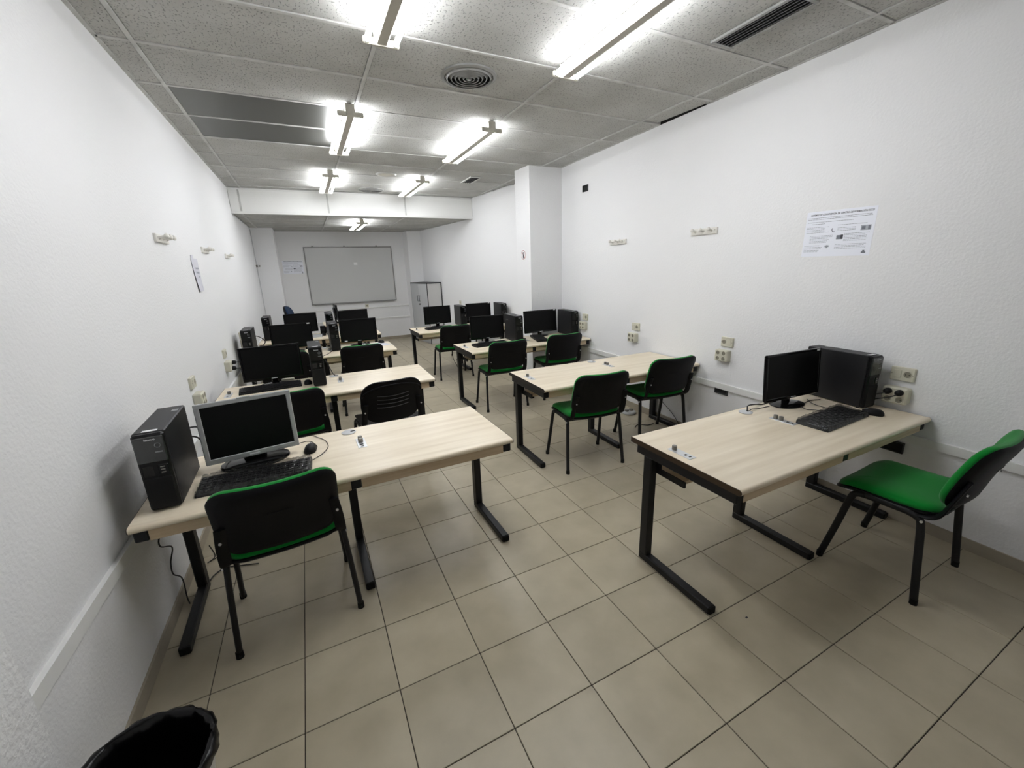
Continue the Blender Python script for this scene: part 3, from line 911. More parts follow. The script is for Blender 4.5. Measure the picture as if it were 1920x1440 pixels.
MW, MH, MZ = 0.450, 0.287, 0.053
ms = monitor_proto(0.397, 0.298, 0.046, 'silver', R(4), 'wide', 0.021, True)
ms.location = (0.462, 0.915, ZD); ms.rotation_euler = (0, 0, R(8))
tag(ms, 'silver-framed monitor on the nearest left desk', 'monitor')
G = 'black monitors'
mo = monitor_proto(MW, MH, MZ, 'gloss_black', R(3), 'oval')
mo.location = (0.457, 2.61, ZD); mo.rotation_euler = (0, 0, R(2))
tag(mo, 'black monitor on the second left desk, by the wall plugs', 'monitor', G)
for lab, x, y, a in (('black monitor in the far left corner below the blue chair', 0.665, 5.72, 3),
                     ('black monitor on the farthest left desk, aisle end', 1.42, 5.74, 0),
                     ('black monitor on the pillar-side desk, aisle end', 2.775, 3.42, -1),
                     ('black monitor on the farthest right desk, aisle end', 2.685, 5.32, 0)):
    dup(mo, lab, (x, y, ZD), R(a), G)
mt_ = monitor_proto(MW, MH, MZ, 'gloss_black', R(3), 'oval', sticker=(MW / 2 - 0.03, MH - 0.008, 0.015))
mt_.location = (0.572, 4.27, ZD); mt_.rotation_euler = (0, 0, R(1))
tag(mt_, 'black monitor with a white tag on its upper right corner, third left desk', 'monitor', G)
dup(mt_, 'black monitor on the farthest right desk, wall end', (3.42, 5.34, ZD), R(-2), G)
ml = monitor_proto(MW, MH, MZ, 'gloss_black', R(3), 'oval', sticker=(-MW / 2 + 0.06, 0.014, 0.016))
ml.location = (1.335, 4.27, ZD); ml.rotation_euler = (0, 0, R(-1))
tag(ml, 'black monitor with a white tag at lower left, third left desk', 'monitor', G)
mw = monitor_proto(0.495, 0.295, MZ, 'gloss_black', R(5), 'oval', 0.015, True, sticker=(0.495 / 2 - 0.03, 0.285, 0.014))
mw.location = (3.475, 0.095, ZD); mw.rotation_euler = (0, 0, R(-4))
tag(mw, 'wide black monitor on the nearest right desk', 'monitor', G)
dup(mw, 'wide black monitor on the pillar-side desk, wall end', (3.575, 3.46, ZD), R(-1), G)
dup(mo, 'black monitor seen edge-on at the far end', (1.27, 7.1, 0.718), R(92), G)


def keyboard_proto(film):
    t = thing('keyboard', '', 'keyboard')
    W, D = 0.45, 0.162
    obj('body', MB().xprism([(-D / 2, 0), (D / 2, 0), (D / 2, 0.022), (D / 2 - 0.01, 0.024), (-D / 2 + 0.006, 0.012), (-D / 2, 0.009)], -W / 2, W / 2), 'black_plastic', t)
    ks = MB()
    p = 0.0186
    for r_ in range(6):
        y = -D / 2 + 0.024 + r_ * 0.021
        z = 0.012 + (y + D / 2) * 0.075
        for c in range(22):
            if c in (15, 18) and r_ < 5: pass
            x = -W / 2 + 0.022 + c * p * 1.03
            if x > W / 2 - 0.018: continue
            if r_ == 0 and 4 <= c <= 9:
                if c == 4: ks.box(x - 0.008, x + 5 * p * 1.03 + 0.008, y - 0.008, y + 0.008, z, z + 0.008)
                continue
            ks.box(x - 0.0080, x + 0.0080, y - 0.0082, y + 0.0082, z, z + 0.008)
    tag(obj('keys', ks, 'case', t), None, None, None, 'stuff')
    if film:
        vs, fs = [], []
        nx, ny = 60, 22
        for j in range(ny + 1):
            for i in range(nx + 1):
                x = -W / 2 - 0.004 + (W + 0.008) * i / nx
                y = -D / 2 - 0.003 + (D + 0.006) * j / ny
                z = 0.0255 + (y + D / 2) * 0.08 + 0.003 * math.sin(i * 0.9 + j * 0.5) * math.cos(j * 0.8 - i * 0.37) + 0.0018 * math.sin(i * 2.3 - j * 1.1)
                if i in (0, nx) or j in (0, ny): z = 0.004
                vs.append((x, y, z))
        for j in range(ny):
            for i in range(nx):
                a = j * (nx + 1) + i
                fs.append((a, a + 1, a + nx + 2, a + nx + 1))
        obj('film_cover', MB().add(vs, fs), 'film', t, 80)
    return t


G = 'black keyboards'
kf = keyboard_proto(True)
kf.location = (0.482, 0.735, ZD); kf.rotation_euler = (0, 0, R(-1.5))
tag(kf, 'black keyboard under crinkled clear film, nearest left desk', 'keyboard', G)
dup(kf, 'black keyboard under clear film, nearest right desk', (3.418, -0.168, ZD), R(2), G)
kb = keyboard_proto(False)
kb.location = (0.43, 2.50, ZD); kb.rotation_euler = (0, 0, R(4))
tag(kb, 'black keyboard behind the top edge of the silver monitor', 'keyboard', G)
for lab, x, y, a in (('black keyboard on the pillar-side desk, aisle end', 2.745, 3.265, 4),
                     ('black keyboard turned endways on the pillar-side desk', 3.44, 3.27, 74),
                     ('black keyboard on the farthest right desk', 2.645, 5.115, 3)):
    dup(kb, lab, (x, y, ZD), R(a), G)
kg = keyboard_proto(False)
kg.location = (0.70, 5.48, ZD); kg.rotation_euler = (0, 0, R(-3))
tag(kg, 'grey keyboard on the farthest left desk', 'keyboard', G)
for ch in kg.children:
    ch.data.materials[0] = M['grommet']


def mouse_proto():
    t = thing('mouse', '', 'mouse')
    def md(x, y, h):
        q = max(0.0, 1 - (x / 0.034) ** 2 * 0.5 - ((y + 0.008) / 0.062) ** 2 * 0.8)
        return (x, y, h * (0.45 + 0.75 * q))
    obj('body', MB().pillow(0.06, 0.108, 0.028, [(0.004, 0), (0, 0.006), (0.001, 0.016), (0.006, 0.026), (0.014, 0.031)], md, seg=5), 'black_plastic', t, 70)
    obj('wheel', MB().cyl((-0.004, 0.03, 0.027), (0.004, 0.03, 0.027), 0.008, n=12), 'ring', t)
    obj('button_line', MB().box(-0.0005, 0.0005, 0.036, 0.05, 0.018, 0.0255), 'dark_void', t)
    return t


G = 'black computer mice'
mp_ = mouse_proto()
mp_.location = (0.705, 0.95, ZD); mp_.rotation_euler = (0, 0, R(-8))
tag(mp_, 'black mouse right of the silver-framed monitor', 'mouse', G)
for lab, x, y, a in (('black mouse beside the tower on the nearest right desk', 3.70, -0.235, 25),
                     ('black mouse at the end of the second-desk keyboard', 0.705, 2.50, 0),
                     ('black mouse behind a green chair on the third left desk', 1.60, 4.30, 20),
                     ('black mouse on the farthest left desk', 0.945, 5.56, 10)):
    dup(mp_, lab, (x, y, ZD), R(a), G)

# papers / small box on desks
t = thing('desk_speaker', 'small black box beside the far-left middle tower', 'speaker', (0.955, 5.78, ZD))
obj('cabinet', MB().rbox(-0.04, 0.04, -0.04, 0.04, 0, 0.12, 0.008), 'black_plastic', t)
obj('driver', MB().lathe([(0.001, 0), (0.028, 0), (0.03, 0.002), (0.001, 0.003)], 20).xf(Matrix.Translation((0, -0.04, 0.07)) @ Matrix.Rotation(R(90), 4, 'X')), 'case', t)
tag(obj('paper_sheet', MB().rbox(-0.105, 0.105, -0.14, 0.14, 0, 0.002, 0.0005), 'paper_matt'), 'loose paper sheets under the monitor edge, third left desk', 'paper').location = (1.55, 4.17, ZD)
bpy.data.objects['paper_sheet'].rotation_euler = (0, 0, R(20))

# ================================================================== WALL FITTINGS
def wall_frame(side, y, z):
    """matrix: local x along wall (viewer's right), local y up, local z out of the wall"""
    if side == 'L':
        return Matrix.Translation((0.0, y, z)) @ Matrix(((0, 0, 1, 0), (1, 0, 0, 0), (0, 1, 0, 0), (0, 0, 0, 1)))
    if side == 'R':
        tx = Vector((-0.026, -1, 0)).normalized(); n = Vector((-1, 0.026, 0)).normalized()
    elif side == 'F':
        tx = Vector((0.14, -1, 0)).normalized(); n = Vector((-1, -0.14, 0)).normalized()
    m_ = Matrix((tx, Vector((0, 0, 1)), n)).transposed().to_4x4()
    return Matrix.Translation((xr(y), y, z)) @ m_


def wthing(name, lab, cat, side, y, z, group=None, out=0.0):
    t = thing(name, lab, cat, group=group)
    t.matrix_world = wall_frame(side, y, z) @ Matrix.Translation((0, 0, out))
    return t


def recess(parent, x, y, z, r):
    q = obj('socket_well', MB().lathe([(r * 0.85, 0.0004), (r, 0.0022), (r * 1.06, 0.0004)], 20, (x, y, z), ring=True), 'cream', parent)
    obj('well_floor', MB().lathe([(0.001, 0.0002), (r * 0.86, 0.0002), (r * 0.86, 0.0008), (0.001, 0.0008)], 20, (x, y, z)), 'cream_dark', q)
    for s_ in (-1, 1):
        obj('pin_hole', MB().cyl((x + s_ * r * 0.4, y, z + 0.0006), (x + s_ * r * 0.4, y, z + 0.0012), r * 0.14, n=8), 'dark_void', q)
    return q


def single_socket(lab, side, y, z, flip=1):
    t = wthing('wall_socket', lab, 'socket', side, y, z, 'single wall sockets')
    obj('plate', MB().rbox(-0.0575, 0.0575, -0.041, 0.041, -0.005, 0.018, 0.004), 'cream', t)
    obj('switch', MB().rbox(flip * -0.022 - 0.018, flip * -0.022 + 0.018, -0.024, 0.024, 0.016, 0.021, 0.002), 'cream', t)
    recess(t, flip * 0.025, 0.0, 0.018, 0.021)
    for s_ in (-1, 1):
        obj('screw', MB().cyl((s_ * 0.05, 0, 0.0178), (s_ * 0.05, 0, 0.0187), 0.003, n=8), 'cream_dark', t)
    return t


def quad_socket(lab, side, y, z):
    t = wthing('quad_socket', lab, 'socket', side, y, z, 'four-way wall sockets')
    obj('box', MB().rbox(-0.062, 0.062, -0.05, 0.05, -0.005, 0.052, 0.008), 'cream', t)
    for sx in (-1, 1):
        for sy in (-1, 1):
            recess(t, sx * 0.028, sy * 0.024, 0.052, 0.0195)
    return t


for side, y, z, where, fl in (('R', -0.255, 0.925, 'above the double black plugs', 1), ('R', 0.945, 0.943, 'by the wall end of the empty desk', -1),
                              ('R', 2.09, 0.945, 'between the empty desk and the pillar desk', 1), ('R', 3.06, 0.963, 'behind the pillar-side tower', 1),
                              ('L', 2.11, 0.915, 'nearest on the left wall', 1), ('L', 3.42, 0.895, 'above the plugged-in left four-way socket', 1), ('L', 4.61, 0.92, 'farthest on the left wall', 1)):
    single_socket('cream single socket ' + where, side, y, z, fl)
quad_socket('cream four-way socket holding two black plugs, right wall', 'R', -0.25, 0.797)
quad_socket('cream four-way socket at the wall end of the empty desk', 'R', 0.965, 0.825)
quad_socket('cream four-way socket between the empty desk and the pillar desk', 'R', 2.115, 0.825)
quad_socket('cream four-way socket beside the pillar-side tower', 'R', 3.08, 0.852)
quad_socket('cream four-way socket above the silver monitor, left wall', 'L', 2.125, 0.785)
quad_socket('cream four-way socket with plugs beside the second-desk monitor', 'L', 3.40, 0.775)
quad_socket('cream four-way socket behind a tower on the left wall', 'L', 4.62, 0.82)
q_ = wthing('wall_socket', 'small socket on the wall beyond the pillar, over a tower', 'socket', 'F', 6.9, 0.95)
obj('plate', MB().rbox(-0.04, 0.04, -0.04, 0.04, -0.005, 0.012, 0.003), 'cream', q_)
recess(q_, 0, 0, 0.012, 0.02)


def wall_box(lab, y, z, w_, h_):
    t = wthing('wall_box', lab, 'outlet box', 'R', y, z)
    mb = MB()
    d = 0.006
    mb.rbox(-w_ / 2 - d, w_ / 2 + d, h_ / 2, h_ / 2 + d, -0.003, 0.012, 0.001).rbox(-w_ / 2 - d, w_ / 2 + d, -h_ / 2 - d, -h_ / 2, -0.003, 0.012, 0.001)
    mb.rbox(-w_ / 2 - d, -w_ / 2, -h_ / 2, h_ / 2, -0.003, 0.012, 0.001).rbox(w_ / 2, w_ / 2 + d, -h_ / 2, h_ / 2, -0.003, 0.012, 0.001)
    obj('rim', mb, 'cab_edge', t)
    obj('cavity', MB().box(-w_ / 2, w_ / 2, -h_ / 2, h_ / 2, -0.004, 0.002), 'dark_void', t)
    return t


wall_box('open black outlet box low on the right wall', 0.957, 0.508, 0.12, 0.058)
wall_box('open black outlet box under the nearest right desk', -0.27, 0.47, 0.12, 0.058)
wall_box('small black box high on the wall beside the pillar', 3.10, 2.512, 0.10, 0.062)
t = wthing('access_cover', 'white square cover plate under the right-wall socket', 'cover', 'R', 0.943, 0.715)
obj('cover_plate', MB().rbox(-0.055, 0.055, -0.058, 0.058, -0.004, 0.0025, 0.001), 'wall', t)


def hook_rail(lab, side, y, z, n=3):
    t = wthing('coat_hook_rail', lab, 'coat hooks', side, y, z, 'white coat hook rails')
    obj('rail', MB().rbox(-0.137, 0.137, -0.026, 0.026, -0.004, 0.016, 0.003), 'hook', t)
    for k in range(n):
        x = -0.085 + 0.085 * k
        obj('peg', MB().lathe([(0.012, 0.012), (0.008, 0.03), (0.009, 0.045), (0.016, 0.056), (0.017, 0.064), (0.010, 0.071), (0.001, 0.072)], 14).xf(Matrix.Translation((x, -0.002, 0)) @ Matrix.Rotation(R(-14), 4, 'X')), 'hook', t, 60)
    for s_ in (-1, 1):
        obj('screw', MB().cyl((s_ * 0.118, 0.004, 0.0155), (s_ * 0.118, 0.004, 0.0168), 0.0035, n=8), 'cream_dark', t)


hook_rail('white coat hook rail nearest on the left wall', 'L', 2.22, 1.865)
hook_rail('white coat hook rail in the middle of the left wall', 'L', 3.59, 1.86)
hook_rail('white coat hook rail farthest on the left wall', 'L', 4.90, 1.855)
hook_rail('white coat hook rail nearer the poster, right wall', 'R', 1.286, 1.862)
hook_rail('white coat hook rail nearer the pillar, right wall', 'R', 2.445, 1.85)

# ---- posters and papers
def text_lines(mb, x0, x1, ys, h=0.0022, ragged=0.12, z=0.0014):
    for y in ys:
        xe = x1 - random.uniform(0, ragged) * (x1 - x0)
        x = x0
        while x < xe - 0.004:
            wd = min(random.uniform(0.006, 0.02), xe - x)
            mb.box(x, x + wd, y - h / 2, y + h / 2, z, z + 0.0002)
            x += wd + 0.0022


def poster(lab, frame_m, W, Hh):
    t = thing('rules_poster', lab, 'poster', group='printed rules posters')
    t.matrix_world = frame_m
    obj('sheet', MB().rbox(-W / 2, W / 2, -Hh / 2, Hh / 2, -0.001, 0.0012, 0.0004), 'paper', t)
    ti = text_mb('NORMAS DE CONVIVENCIA DE CENTRO DE FORMACIÓN ECOS', 0.0152, 0.25, 0.0004)
    xs = [v[0] for v in ti.v]
    sc = W * 0.90 / (max(xs) - min(xs))
    ti.xf(Matrix.Translation((0.004, Hh / 2 - 0.022, 0.0016)) @ Matrix.Diagonal((sc, 1.0, 1, 1)))
    obj('title', ti, 'ink_dark', t)
    a = MB()
    L, Rr, T_ = -W / 2 + 0.012, W / 2 - 0.016, Hh / 2
    text_lines(a, L, Rr, (T_ - 0.041, T_ - 0.050), ragged=0.02)
    text_lines(a, L, Rr - 0.07, (T_ - 0.068,))
    text_lines(a, L + 0.03, L + 0.11, (T_ - 0.080,), ragged=0.02)
    mid = 0.0
    text_lines(a, L, mid - 0.045, [T_ - 0.100 - 0.0085 * k for k in range(5)], 0.0018, 0.3)
    text_lines(a, L + 0.028, mid - 0.012, [T_ - 0.155 - 0.0085 * k for k in range(6)], 0.0018, 0.3)
    text_lines(a, L, mid - 0.07, [T_ - 0.218 - 0.0095 * k for k in range(5)], 0.0018, 0.3)
    text_lines(a, mid, Rr - 0.02, (T_ - 0.094,), 0.0018)
    text_lines(a, mid, Rr - 0.065, [T_ - 0.112 - 0.0085 * k for k in range(3)], 0.0018, 0.2)
    text_lines(a, mid + 0.045, Rr, [T_ - 0.150 - 0.0085 * k for k in range(6)], 0.0018, 0.15)
    text_lines(a, mid, Rr, [T_ - 0.214 - 0.0085 * k for k in range(4)], 0.0018, 0.15)
    tag(obj('printed_text', a, 'ink', t), None, None, None, 'stuff')
    obj('photo', MB().box(Rr - 0.055, Rr, T_ - 0.136, T_ - 0.106, 0.0014, 0.0017), 'ink_grey', t)
    obj('photo_shade', MB().box(Rr - 0.05, Rr - 0.03, T_ - 0.132, T_ - 0.112, 0.0018, 0.0019).box(Rr - 0.016, Rr - 0.004, T_ - 0.134, T_ - 0.108, 0.0018, 0.0019), 'ink', t)
    obj('screen_icon', MB().box(mid + 0.002, mid + 0.04, T_ - 0.182, T_ - 0.157, 0.0014, 0.0017), 'ink', t)
    obj('screen_icon_bar', MB().box(mid + 0.026, mid + 0.04, T_ - 0.182, T_ - 0.155, 0.0018, 0.0019), 'ink_dark', t)
    ph = MB().tube(smooth_path([(mid - 0.03, T_ - 0.112, 0.0015), (mid - 0.032, T_ - 0.122, 0.0015), (mid - 0.026, T_ - 0.133, 0.0015), (mid - 0.014, T_ - 0.136, 0.0015)]), 0.0022, 6, 0.0004, up=(0, 0, 1))
    ph = MB().tube(smooth_path([(mid - 0.03, T_ - 0.112, 0.0015), (mid - 0.032, T_ - 0.122, 0.0015), (mid - 0.026, T_ - 0.133, 0.0015), (mid - 0.014, T_ - 0.136, 0.0015)]), 0.0004, 6, 0.0026, up=(0, 0, 1))
    obj('phone_icon', ph, 'ink', t)
    obj('cloud_icon', MB().box(mid - 0.06, mid - 0.035, T_ - 0.228, T_ - 0.218, 0.0014, 0.0016).box(mid - 0.052, mid - 0.042, T_ - 0.235, T_ - 0.216, 0.0014, 0.0016), 'ink_grey', t)
    obj('badge_icon', MB().box(Rr - 0.03, Rr - 0.006, T_ - 0.272, T_ - 0.262, 0.0014, 0.0016).box(Rr - 0.024, Rr - 0.012, T_ - 0.266, T_ - 0.254, 0.0014, 0.0016), 'ink', t)
    return t


poster('laminated rules poster on the right wall', wall_frame('R', 0.238, 1.762) @ Matrix.Rotation(R(-0.8), 4, 'Z'), 0.405, 0.287)
bm = Matrix(((1, 0, 0, 0), (0, 0, -1, 0), (0, 1, 0, 0), (0, 0, 0, 1)))
poster('rules poster left of the whiteboard', Matrix.Translation((0.628, Y1, 1.775)) @ bm, 0.40, 0.275)

t = wthing('notice_sheet', 'white A4 notice with a curling corner on the left wall', 'notice', 'L', 3.06, 1.635)
vs, fs = [], []
nx, ny = 10, 14
for s_ in (0, 1):
    for j in range(ny + 1):
        for i in range(nx + 1):
            u, v = i / nx, j / ny
            curl = max(0, (1 - u) * 0.9 + (1 - v) * 1.1 - 0.75)
            vs.append((-0.115 + 0.23 * u + 0.03 * curl * (1 - v), -0.135 + 0.27 * v, 0.003 + 0.006 * curl ** 2 + 0.0006 * s_))
n_ = (nx + 1) * (ny + 1)
for j in range(ny):
    for i in range(nx):
        a = j * (nx + 1) + i
        fs.append((n_ + a, n_ + a + 1, n_ + a + nx + 2, n_ + a + nx + 1))
        fs.append((a, a + nx + 1, a + nx + 2, a + 1))
for i in range(nx):
    for a, b in ((i, i + 1), (ny * (nx + 1) + i + 1, ny * (nx + 1) + i)):
        fs.append((a, b, n_ + b, n_ + a))
for j in range(ny):
    for a, b in (((j + 1) * (nx + 1), j * (nx + 1)), (j * (nx + 1) + nx, (j + 1) * (nx + 1) + nx)):
        fs.append((a, b, n_ + b, n_ + a))
sh = obj('sheet', MB().add(vs, fs), 'paper_matt', t, 60)
a = MB()
text_lines(a, -0.03, 0.085, (0.055, 0.02), 0.013, 0.0, 0.006)
text_lines(a, 0.03, 0.065, (-0.015,), 0.013, 0.0, 0.006)
text_lines(a, 0.075, 0.085, (-0.085, -0.1), 0.008, 0.0, 0.006)
tag(obj('printed_text', a, 'ink_grey', t), None, None, None, 'stuff')
obj('tab', MB().rbox(-0.09, -0.02, 0.12, 0.16, 0.001, 0.0035, 0.001), 'paper_matt', t)

# prohibition sticker on the pillar
t = thing('pillar_sticker', 'round red-rimmed prohibition sticker on the pillar', 'sticker')
t.matrix_world = Matrix.Translation((3.537, 3.85, 1.775)) @ Matrix(((0, 0, -1, 0), (-1, 0, 0, 0), (0, 1, 0, 0), (0, 0, 0, 1)))
obj('disc', MB().lathe([(0.001, 0.0), (0.07, 0.0), (0.07, 0.0012), (0.001, 0.0012)], 32, (0, 0, -0.0005)), 'label', t)
obj('ring', MB().lathe([(0.054, 0.001), (0.061, 0.001), (0.061, 0.0018), (0.054, 0.0018)], 32, ring=True), 'red', t)
obj('slash', MB().box(-0.055, 0.055, -0.004, 0.004, 0.001, 0.0016).xf(Matrix.Rotation(R(-45), 4, 'Z')), 'red', t)
obj('cup_symbol', MB().box(-0.012, 0.012, -0.045, 0.012, 0.001, 0.0019).box(-0.016, 0.016, 0.018, 0.034, 0.001, 0.0019), 'ink_dark', t)

# little latch in the far-left corner
t = thing('corner_bracket', 'tiny dark bracket and cable in the far left corner', 'bracket', (0.0, 8.36, 1.80))
obj('block', MB().rbox(0.0, 0.03, -0.02, 0.02, -0.02, 0.02, 0.003), 'knob', t)
obj('block', MB().rbox(0.045, 0.07, 0.02, 0.04, -0.015, 0.015, 0.003), 'knob', t)
obj('wire', MB().cyl((0.012, 0.03, -1.1), (0.012, 0.03, 0.68), 0.004, n=8), 'grommet', t)

# ---- whiteboard
t = thing('whiteboard', 'large grey-looking whiteboard on the end wall', 'whiteboard', (1.815, Y1, 1.563))
W2, H2 = 0.938, 0.628
obj('surface', MB().box(-W2 + .02, W2 - .02, -0.014, 0.0, -H2 + .02, H2 - .02), 'board', t)
for nm, b in (('frame_rail', (-W2, W2, -0.022, 0.0, H2 - 0.025, H2)), ('frame_rail', (-W2, W2, -0.022, 0, -H2, -H2 + 0.025)), ('frame_side', (-W2, -W2 + 0.022, -0.022, 0, -H2 + .025, H2 - .025)), ('frame_side', (W2 - 0.022, W2, -0.022, 0, -H2 + .025, H2 - .025))):
    obj(nm, MB().rbox(*b, 0.003), 'vent', t)
obj('pen_tray', MB().rbox(-W2 + 0.05, W2 - 0.05, -0.055, -0.015, -H2 - 0.004, -H2 + 0.01, 0.003), 'vent', t)
for x in (-0.75, -0.1, 0.6):
    obj('clip', MB().rbox(x - 0.02, x + 0.02, -0.024, 0.0, H2 - 0.005, H2 + 0.022, 0.002), 'vent', t)
tag(obj('sticky_note', MB().rbox(1.875, 1.95, Y1 - 0.0165, Y1 - 0.0142, 1.785, 1.845, 0.0005), 'label'), 'small white note stuck on the whiteboard', 'note')
t = thing('wall_socket', 'small socket under the whiteboard', 'socket', (2.05, Y1, 0.85))
obj('plate', MB().rbox(-0.04, 0.04, -0.014, 0.003, -0.04, 0.04, 0.003), 'cream', t)
obj('well', MB().cyl((0, -0.0145, 0), (0, -0.0135, 0), 0.02, n=16), 'cream_dark', t)

# ---- cabinet (doors face the room, side faces the viewer)
ang = math.atan2(0.14, 1)
t = thing('metal_cabinet', 'grey two-door cabinet with dark edges before the end wall', 'cabinet', (3.163, 7.70, 0), ang)
CW, CD, CH = 0.965, 0.345, 1.355      # along wall, depth, height ; local x = depth, local y = width
obj('body', MB().rbox(0.012, CD, 0.006, CW - 0.006, 0.0, CH - 0.022, 0.003), 'cab_side', t)
obj('top_panel', MB().rbox(-0.004, CD, -0.004, CW + 0.004, CH - 0.022, CH, 0.003), 'cab_edge', t)
for y in (0.0, CW - 0.014):
    obj('side_edge', MB().rbox(-0.002, 0.014, y, y + 0.014, 0.0, CH - 0.02, 0.002), 'cab_edge', t)
obj('side_edge', MB().rbox(CD - 0.016, CD, -0.003, 0.01, 0.0, CH - 0.02, 0.002), 'cab_edge', t)
for k, (a, b) in enumerate(((0.016, CW / 2 - 0.002), (CW / 2 + 0.002, CW - 0.016))):
    d = obj('door', MB().rbox(-0.004, 0.014, a, b, 0.03, CH - 0.026, 0.003), 'cab', t)
    y = CW / 2 + (-0.05 if k == 0 else 0.05)
    obj('handle', MB().tube([(-0.004, y, 0.94), (-0.026, y, 0.945), (-0.026, y, 1.055), (-0.004, y, 1.06)], 0.006, 8), 'cab_edge', d)
    if k == 0:
        obj('lock', MB().cyl((-0.004, y + 0.01, 0.88), (-0.014, y + 0.01, 0.88), 0.012, n=12), 'cab_edge', d)
        obj('key', MB().rbox(-0.03, -0.012, y + 0.004, y + 0.016, 0.86, 0.89, 0.002), 'cab_edge', d)

# ---- waste bin
t = thing('waste_bin', 'pale bin lined with a black bag by the left wall', 'bin', (0.214, -0.160, 0))
obj('tub', MB().lathe([(0.001, 0), (0.115, 0), (0.118, 0.004), (0.158, 0.305), (0.163, 0.312), (0.157, 0.312), (0.114, 0.012), (0.001, 0.012)], 40), 'bin', t)
def bagw(r, z, th, j):
    k = 0.003 * math.sin(9 * th + j) + 0.0025 * math.sin(23 * th + 2 * j)
    return (r + (k if 0 < j < 8 else 0) , z + (0.004 * math.sin(3 * th + j * .3) if 0 < j < 9 else 0))
obj('bag', MB().lathe([(0.164, 0.285), (0.168, 0.29), (0.171, 0.30), (0.172, 0.314), (0.169, 0.325), (0.160, 0.329), (0.151, 0.322), (0.144, 0.29), (0.135, 0.2), (0.118, 0.08), (0.09, 0.035), (0.001, 0.028)], 90, wob=bagw, caps=False), 'bag', t, 80)

# ================================================================== CABLES
def cable(name, lab, pts, r=0.0028, mt='cable', n=7):
    mb = MB().tube(smooth_path(pts, n), r, 8)
    return tag(obj(name, mb, mt, None, 80), lab, 'cable')


def plug(lab, side, y, z, out, cpts):
    """round schuko plug plus its lead"""
    t = wthing('power_plug', lab, 'plug', side, y, z)
    obj('plug_body', MB().lathe([(0.018, 0), (0.019, 0.012), (0.017, 0.026), (0.010, 0.032), (0.001, 0.033)], 18, (0, 0, out)), 'black_plastic', t, 60)
    inv = t.matrix_world.inverted()
    obj('lead', MB().tube([inv @ p for p in smooth_path(cpts, 6)], 0.0035, 8), 'cable', t, 80)
    return t


xw = xr(-0.25)
plug('black plug in the right-wall socket, nearer the tower', 'R', -0.222, 0.821, 0.054, [(xw - 0.08, -0.222, 0.815), (xw - 0.092, -0.19, 0.80), (xw - 0.09, -0.13, 0.765), (xw - 0.075, -0.08, 0.735), (xw - 0.07, -0.02, 0.712)])
plug('black plug in the right-wall socket, nearer the viewer', 'R', -0.278, 0.821, 0.054, [(xw - 0.08, -0.278, 0.815), (xw - 0.096, -0.24, 0.79), (xw - 0.094, -0.16, 0.755), (xw - 0.06, -0.10, 0.715), (xw - 0.05, 0.0, 0.71)])
plug('upper black plug in the left-wall socket by the second-desk monitor', 'L', 3.43, 0.80, 0.054, [(0.075, 3.43, 0.80), (0.13, 3.38, 0.80), (0.19, 3.2, 0.76), (0.25, 2.95, 0.72), (0.3, 2.75, 0.712)])
plug('lower black plug in the left-wall socket by the second-desk monitor', 'L', 3.375, 0.752, 0.054, [(0.075, 3.375, 0.75), (0.13, 3.33, 0.742), (0.18, 3.15, 0.70), (0.2, 2.9, 0.66), (0.22, 2.78, 0.6)])
Z = ZD + 0.003
cable('mouse_cable', 'thin cable looping from the mouse beside the silver monitor', [(0.712, 1.0, ZD + 0.012), (0.72, 1.05, Z), (0.69, 1.09, Z), (0.62, 1.08, Z)], 0.0018)
cable('keyboard_cable', 'thin cable curling past the mouse to the desk edge, nearest left desk', [(0.70, 0.80, Z), (0.755, 0.86, Z), (0.79, 0.95, Z), (0.78, 1.05, Z), (0.745, 1.12, Z), (0.72, 1.165, Z)], 0.0018)
cable('tower_cable', 'black leads behind the tower by the left wall', [(0.20, 1.0, 0.92), (0.235, 1.05, 0.90), (0.27, 1.06, 0.83), (0.31, 1.08, 0.76), (0.34, 1.12, 0.71)], 0.004)
cable('tower_cable', 'second black lead behind the tower by the left wall', [(0.18, 1.0, 0.88), (0.22, 1.05, 0.85), (0.25, 1.06, 0.78), (0.28, 1.10, 0.72), (0.30, 1.14, 0.711)], 0.004)
cable('hanging_cable', 'thin cable hanging under the nearest left desk by the wall', [(0.14, 0.855, 0.61), (0.10, 0.83, 0.53), (0.06, 0.80, 0.50), (0.055, 0.79, 0.455), (0.07, 0.86, 0.40), (0.06, 0.83, 0.34), (0.05, 0.85, 0.265), (0.05, 0.93, 0.18), (0.045, 0.94, 0.06), (0.042, 0.96, 0.006)], 0.003)
cable('floor_cable', 'thin cable curving on the floor behind the nearest left desk leg', [(0.16, 1.03, 0.26), (0.14, 1.15, 0.12), (0.07, 1.27, 0.02), (0.07, 1.30, 0.005), (0.12, 1.33, 0.005), (0.25, 1.36, 0.005)], 0.003)
cable('floor_cable', 'short cable arch on the floor near the nearest left chair', [(0.10, 1.06, 0.005), (0.11, 1.14, 0.005), (0.16, 1.19, 0.005), (0.24, 1.17, 0.005), (0.33, 1.14, 0.005)], 0.003)
cable('monitor_cable', 'black monitor lead running into the grommet, nearest right desk', [(3.135, 0.165, ZD - 0.01), (3.14, 0.167, ZD + 0.012), (3.17, 0.185, ZD + 0.028), (3.25, 0.20, ZD + 0.018), (3.35, 0.20, Z), (3.44, 0.18, ZD + 0.02)], 0.0038)
cable('monitor_cable', 'thin second lead from the monitor foot to the grommet, nearest right desk', [(3.145, 0.16, ZD - 0.005), (3.17, 0.16, ZD + 0.012), (3.24, 0.165, Z), (3.34, 0.155, Z)], 0.0022)
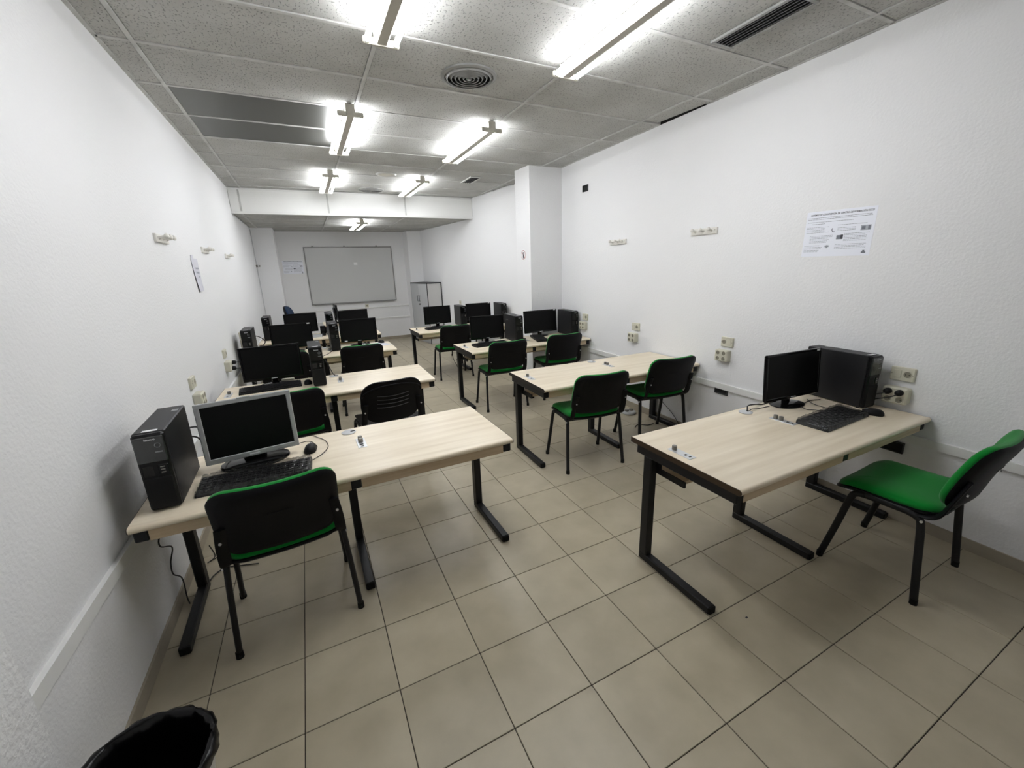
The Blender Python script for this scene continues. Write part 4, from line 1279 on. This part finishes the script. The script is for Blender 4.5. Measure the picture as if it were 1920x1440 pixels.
cable('keyboard_cable', 'thin cable loop between monitor and tower, nearest right desk', [(3.50, -0.085, Z + 0.012), (3.49, -0.02, Z), (3.46, 0.0, Z + 0.003), (3.50, 0.06, Z + 0.004), (3.58, 0.08, Z), (3.66, 0.09, Z), (3.74, 0.07, Z)], 0.0022)
cable('mouse_cable', 'thin cable from the mouse under the tower edge, nearest right desk', [(3.69, -0.185, Z + 0.008), (3.66, -0.13, Z), (3.60, -0.05, Z), (3.60, 0.04, Z + 0.004), (3.68, 0.12, Z)], 0.002)
cable('floor_cable', 'black cable loops hanging under the farthest right desk', [(2.92, 5.15, 0.55), (2.82, 5.05, 0.36), (2.80, 5.0, 0.2), (2.88, 4.98, 0.06), (3.0, 4.97, 0.012), (3.12, 5.0, 0.03), (3.12, 5.02, 0.12), (3.0, 5.05, 0.24), (2.93, 5.05, 0.35), (2.98, 5.1, 0.5)], 0.004)
cable('floor_cable', 'second black cable loop under the farthest right desk', [(3.08, 5.1, 0.55), (2.98, 5.05, 0.33), (2.86, 5.0, 0.2), (2.84, 4.97, 0.08), (2.95, 4.95, 0.008), (3.1, 4.95, 0.008)], 0.003)
cable('floor_cable', 'cable on the floor under the empty desk by the wall', [(3.60, 1.62, 0.005), (3.68, 1.66, 0.005), (3.75, 1.60, 0.005), (3.83, 1.60, 0.005)], 0.004)
cable('floor_cable', 'thin lead slanting up the wall behind the empty desk', [(xr(1.3) - 0.012, 1.75, 0.28), (xr(1.3) - 0.012, 1.5, 0.14), (xr(1.3) - 0.03, 1.35, 0.03)], 0.003)
cable('tower_cable', 'black leads behind the far left wall-side tower', [(0.16, 4.40, 0.93), (0.22, 4.45, 0.90), (0.27, 4.46, 0.84), (0.24, 4.47, 0.78), (0.30, 4.45, 0.715)], 0.005)
cable('keyboard_cable', 'black lead crossing the farthest left desk', [(0.74, 5.50, Z + .02), (0.86, 5.44, Z), (0.92, 5.42, Z), (0.95, 5.55, Z + .01), (0.96, 5.72, Z)], 0.004)
cable('tower_cable', 'thin cable hanging from the third left desk', [(0.98, 4.03, Z), (0.93, 3.86, Z), (0.87, 3.742, Z), (0.85, 3.726, ZD - 0.03), (0.85, 3.73, 0.6)], 0.003)
cable('tower_cable', 'black lead into the grommet beside the second-desk tower', [(0.865, 2.70, 0.86), (0.89, 2.69, 0.80), (0.915, 2.67, 0.73), (0.93, 2.66, 0.712)], 0.0035)

# extension socket on the floor
t = thing('floor_socket', 'grey round extension socket on the floor by the right wall', 'socket', (3.84, 1.985, 0))
obj('dish', MB().lathe([(0.001, 0), (0.075, 0), (0.08, 0.012), (0.07, 0.026), (0.001, 0.03)], 28), 'grommet', t)
obj('plug', MB().rbox(-0.05, -0.012, -0.02, 0.02, 0.026, 0.05, 0.006), 'knob', t)
obj('plug', MB().rbox(0.012, 0.05, -0.02, 0.02, 0.026, 0.048, 0.006), 'cream_dark', t)
# adapters lying behind monitors on the left desks
tag(obj('power_adapter', MB().rbox(-0.05, 0.05, -0.025, 0.025, 0, 0.03, 0.006), 'cream'), 'white adapter behind the second-desk monitor', 'adapter').location = (0.55, 2.68, ZD)
tag(obj('power_adapter', MB().rbox(-0.03, 0.03, -0.03, 0.03, 0, 0.06, 0.008), 'cream'), 'cream adapter between the towers at the left wall', 'adapter').location = (0.30, 4.36, ZD)
tag(obj('floor_speck', MB().rbox(-0.006, 0.006, -0.004, 0.004, 0, 0.002, 0.001), 'ink_dark'), 'tiny dark speck on a floor tile by the nearest right desk', 'speck').location = (2.424, -0.42, 0)
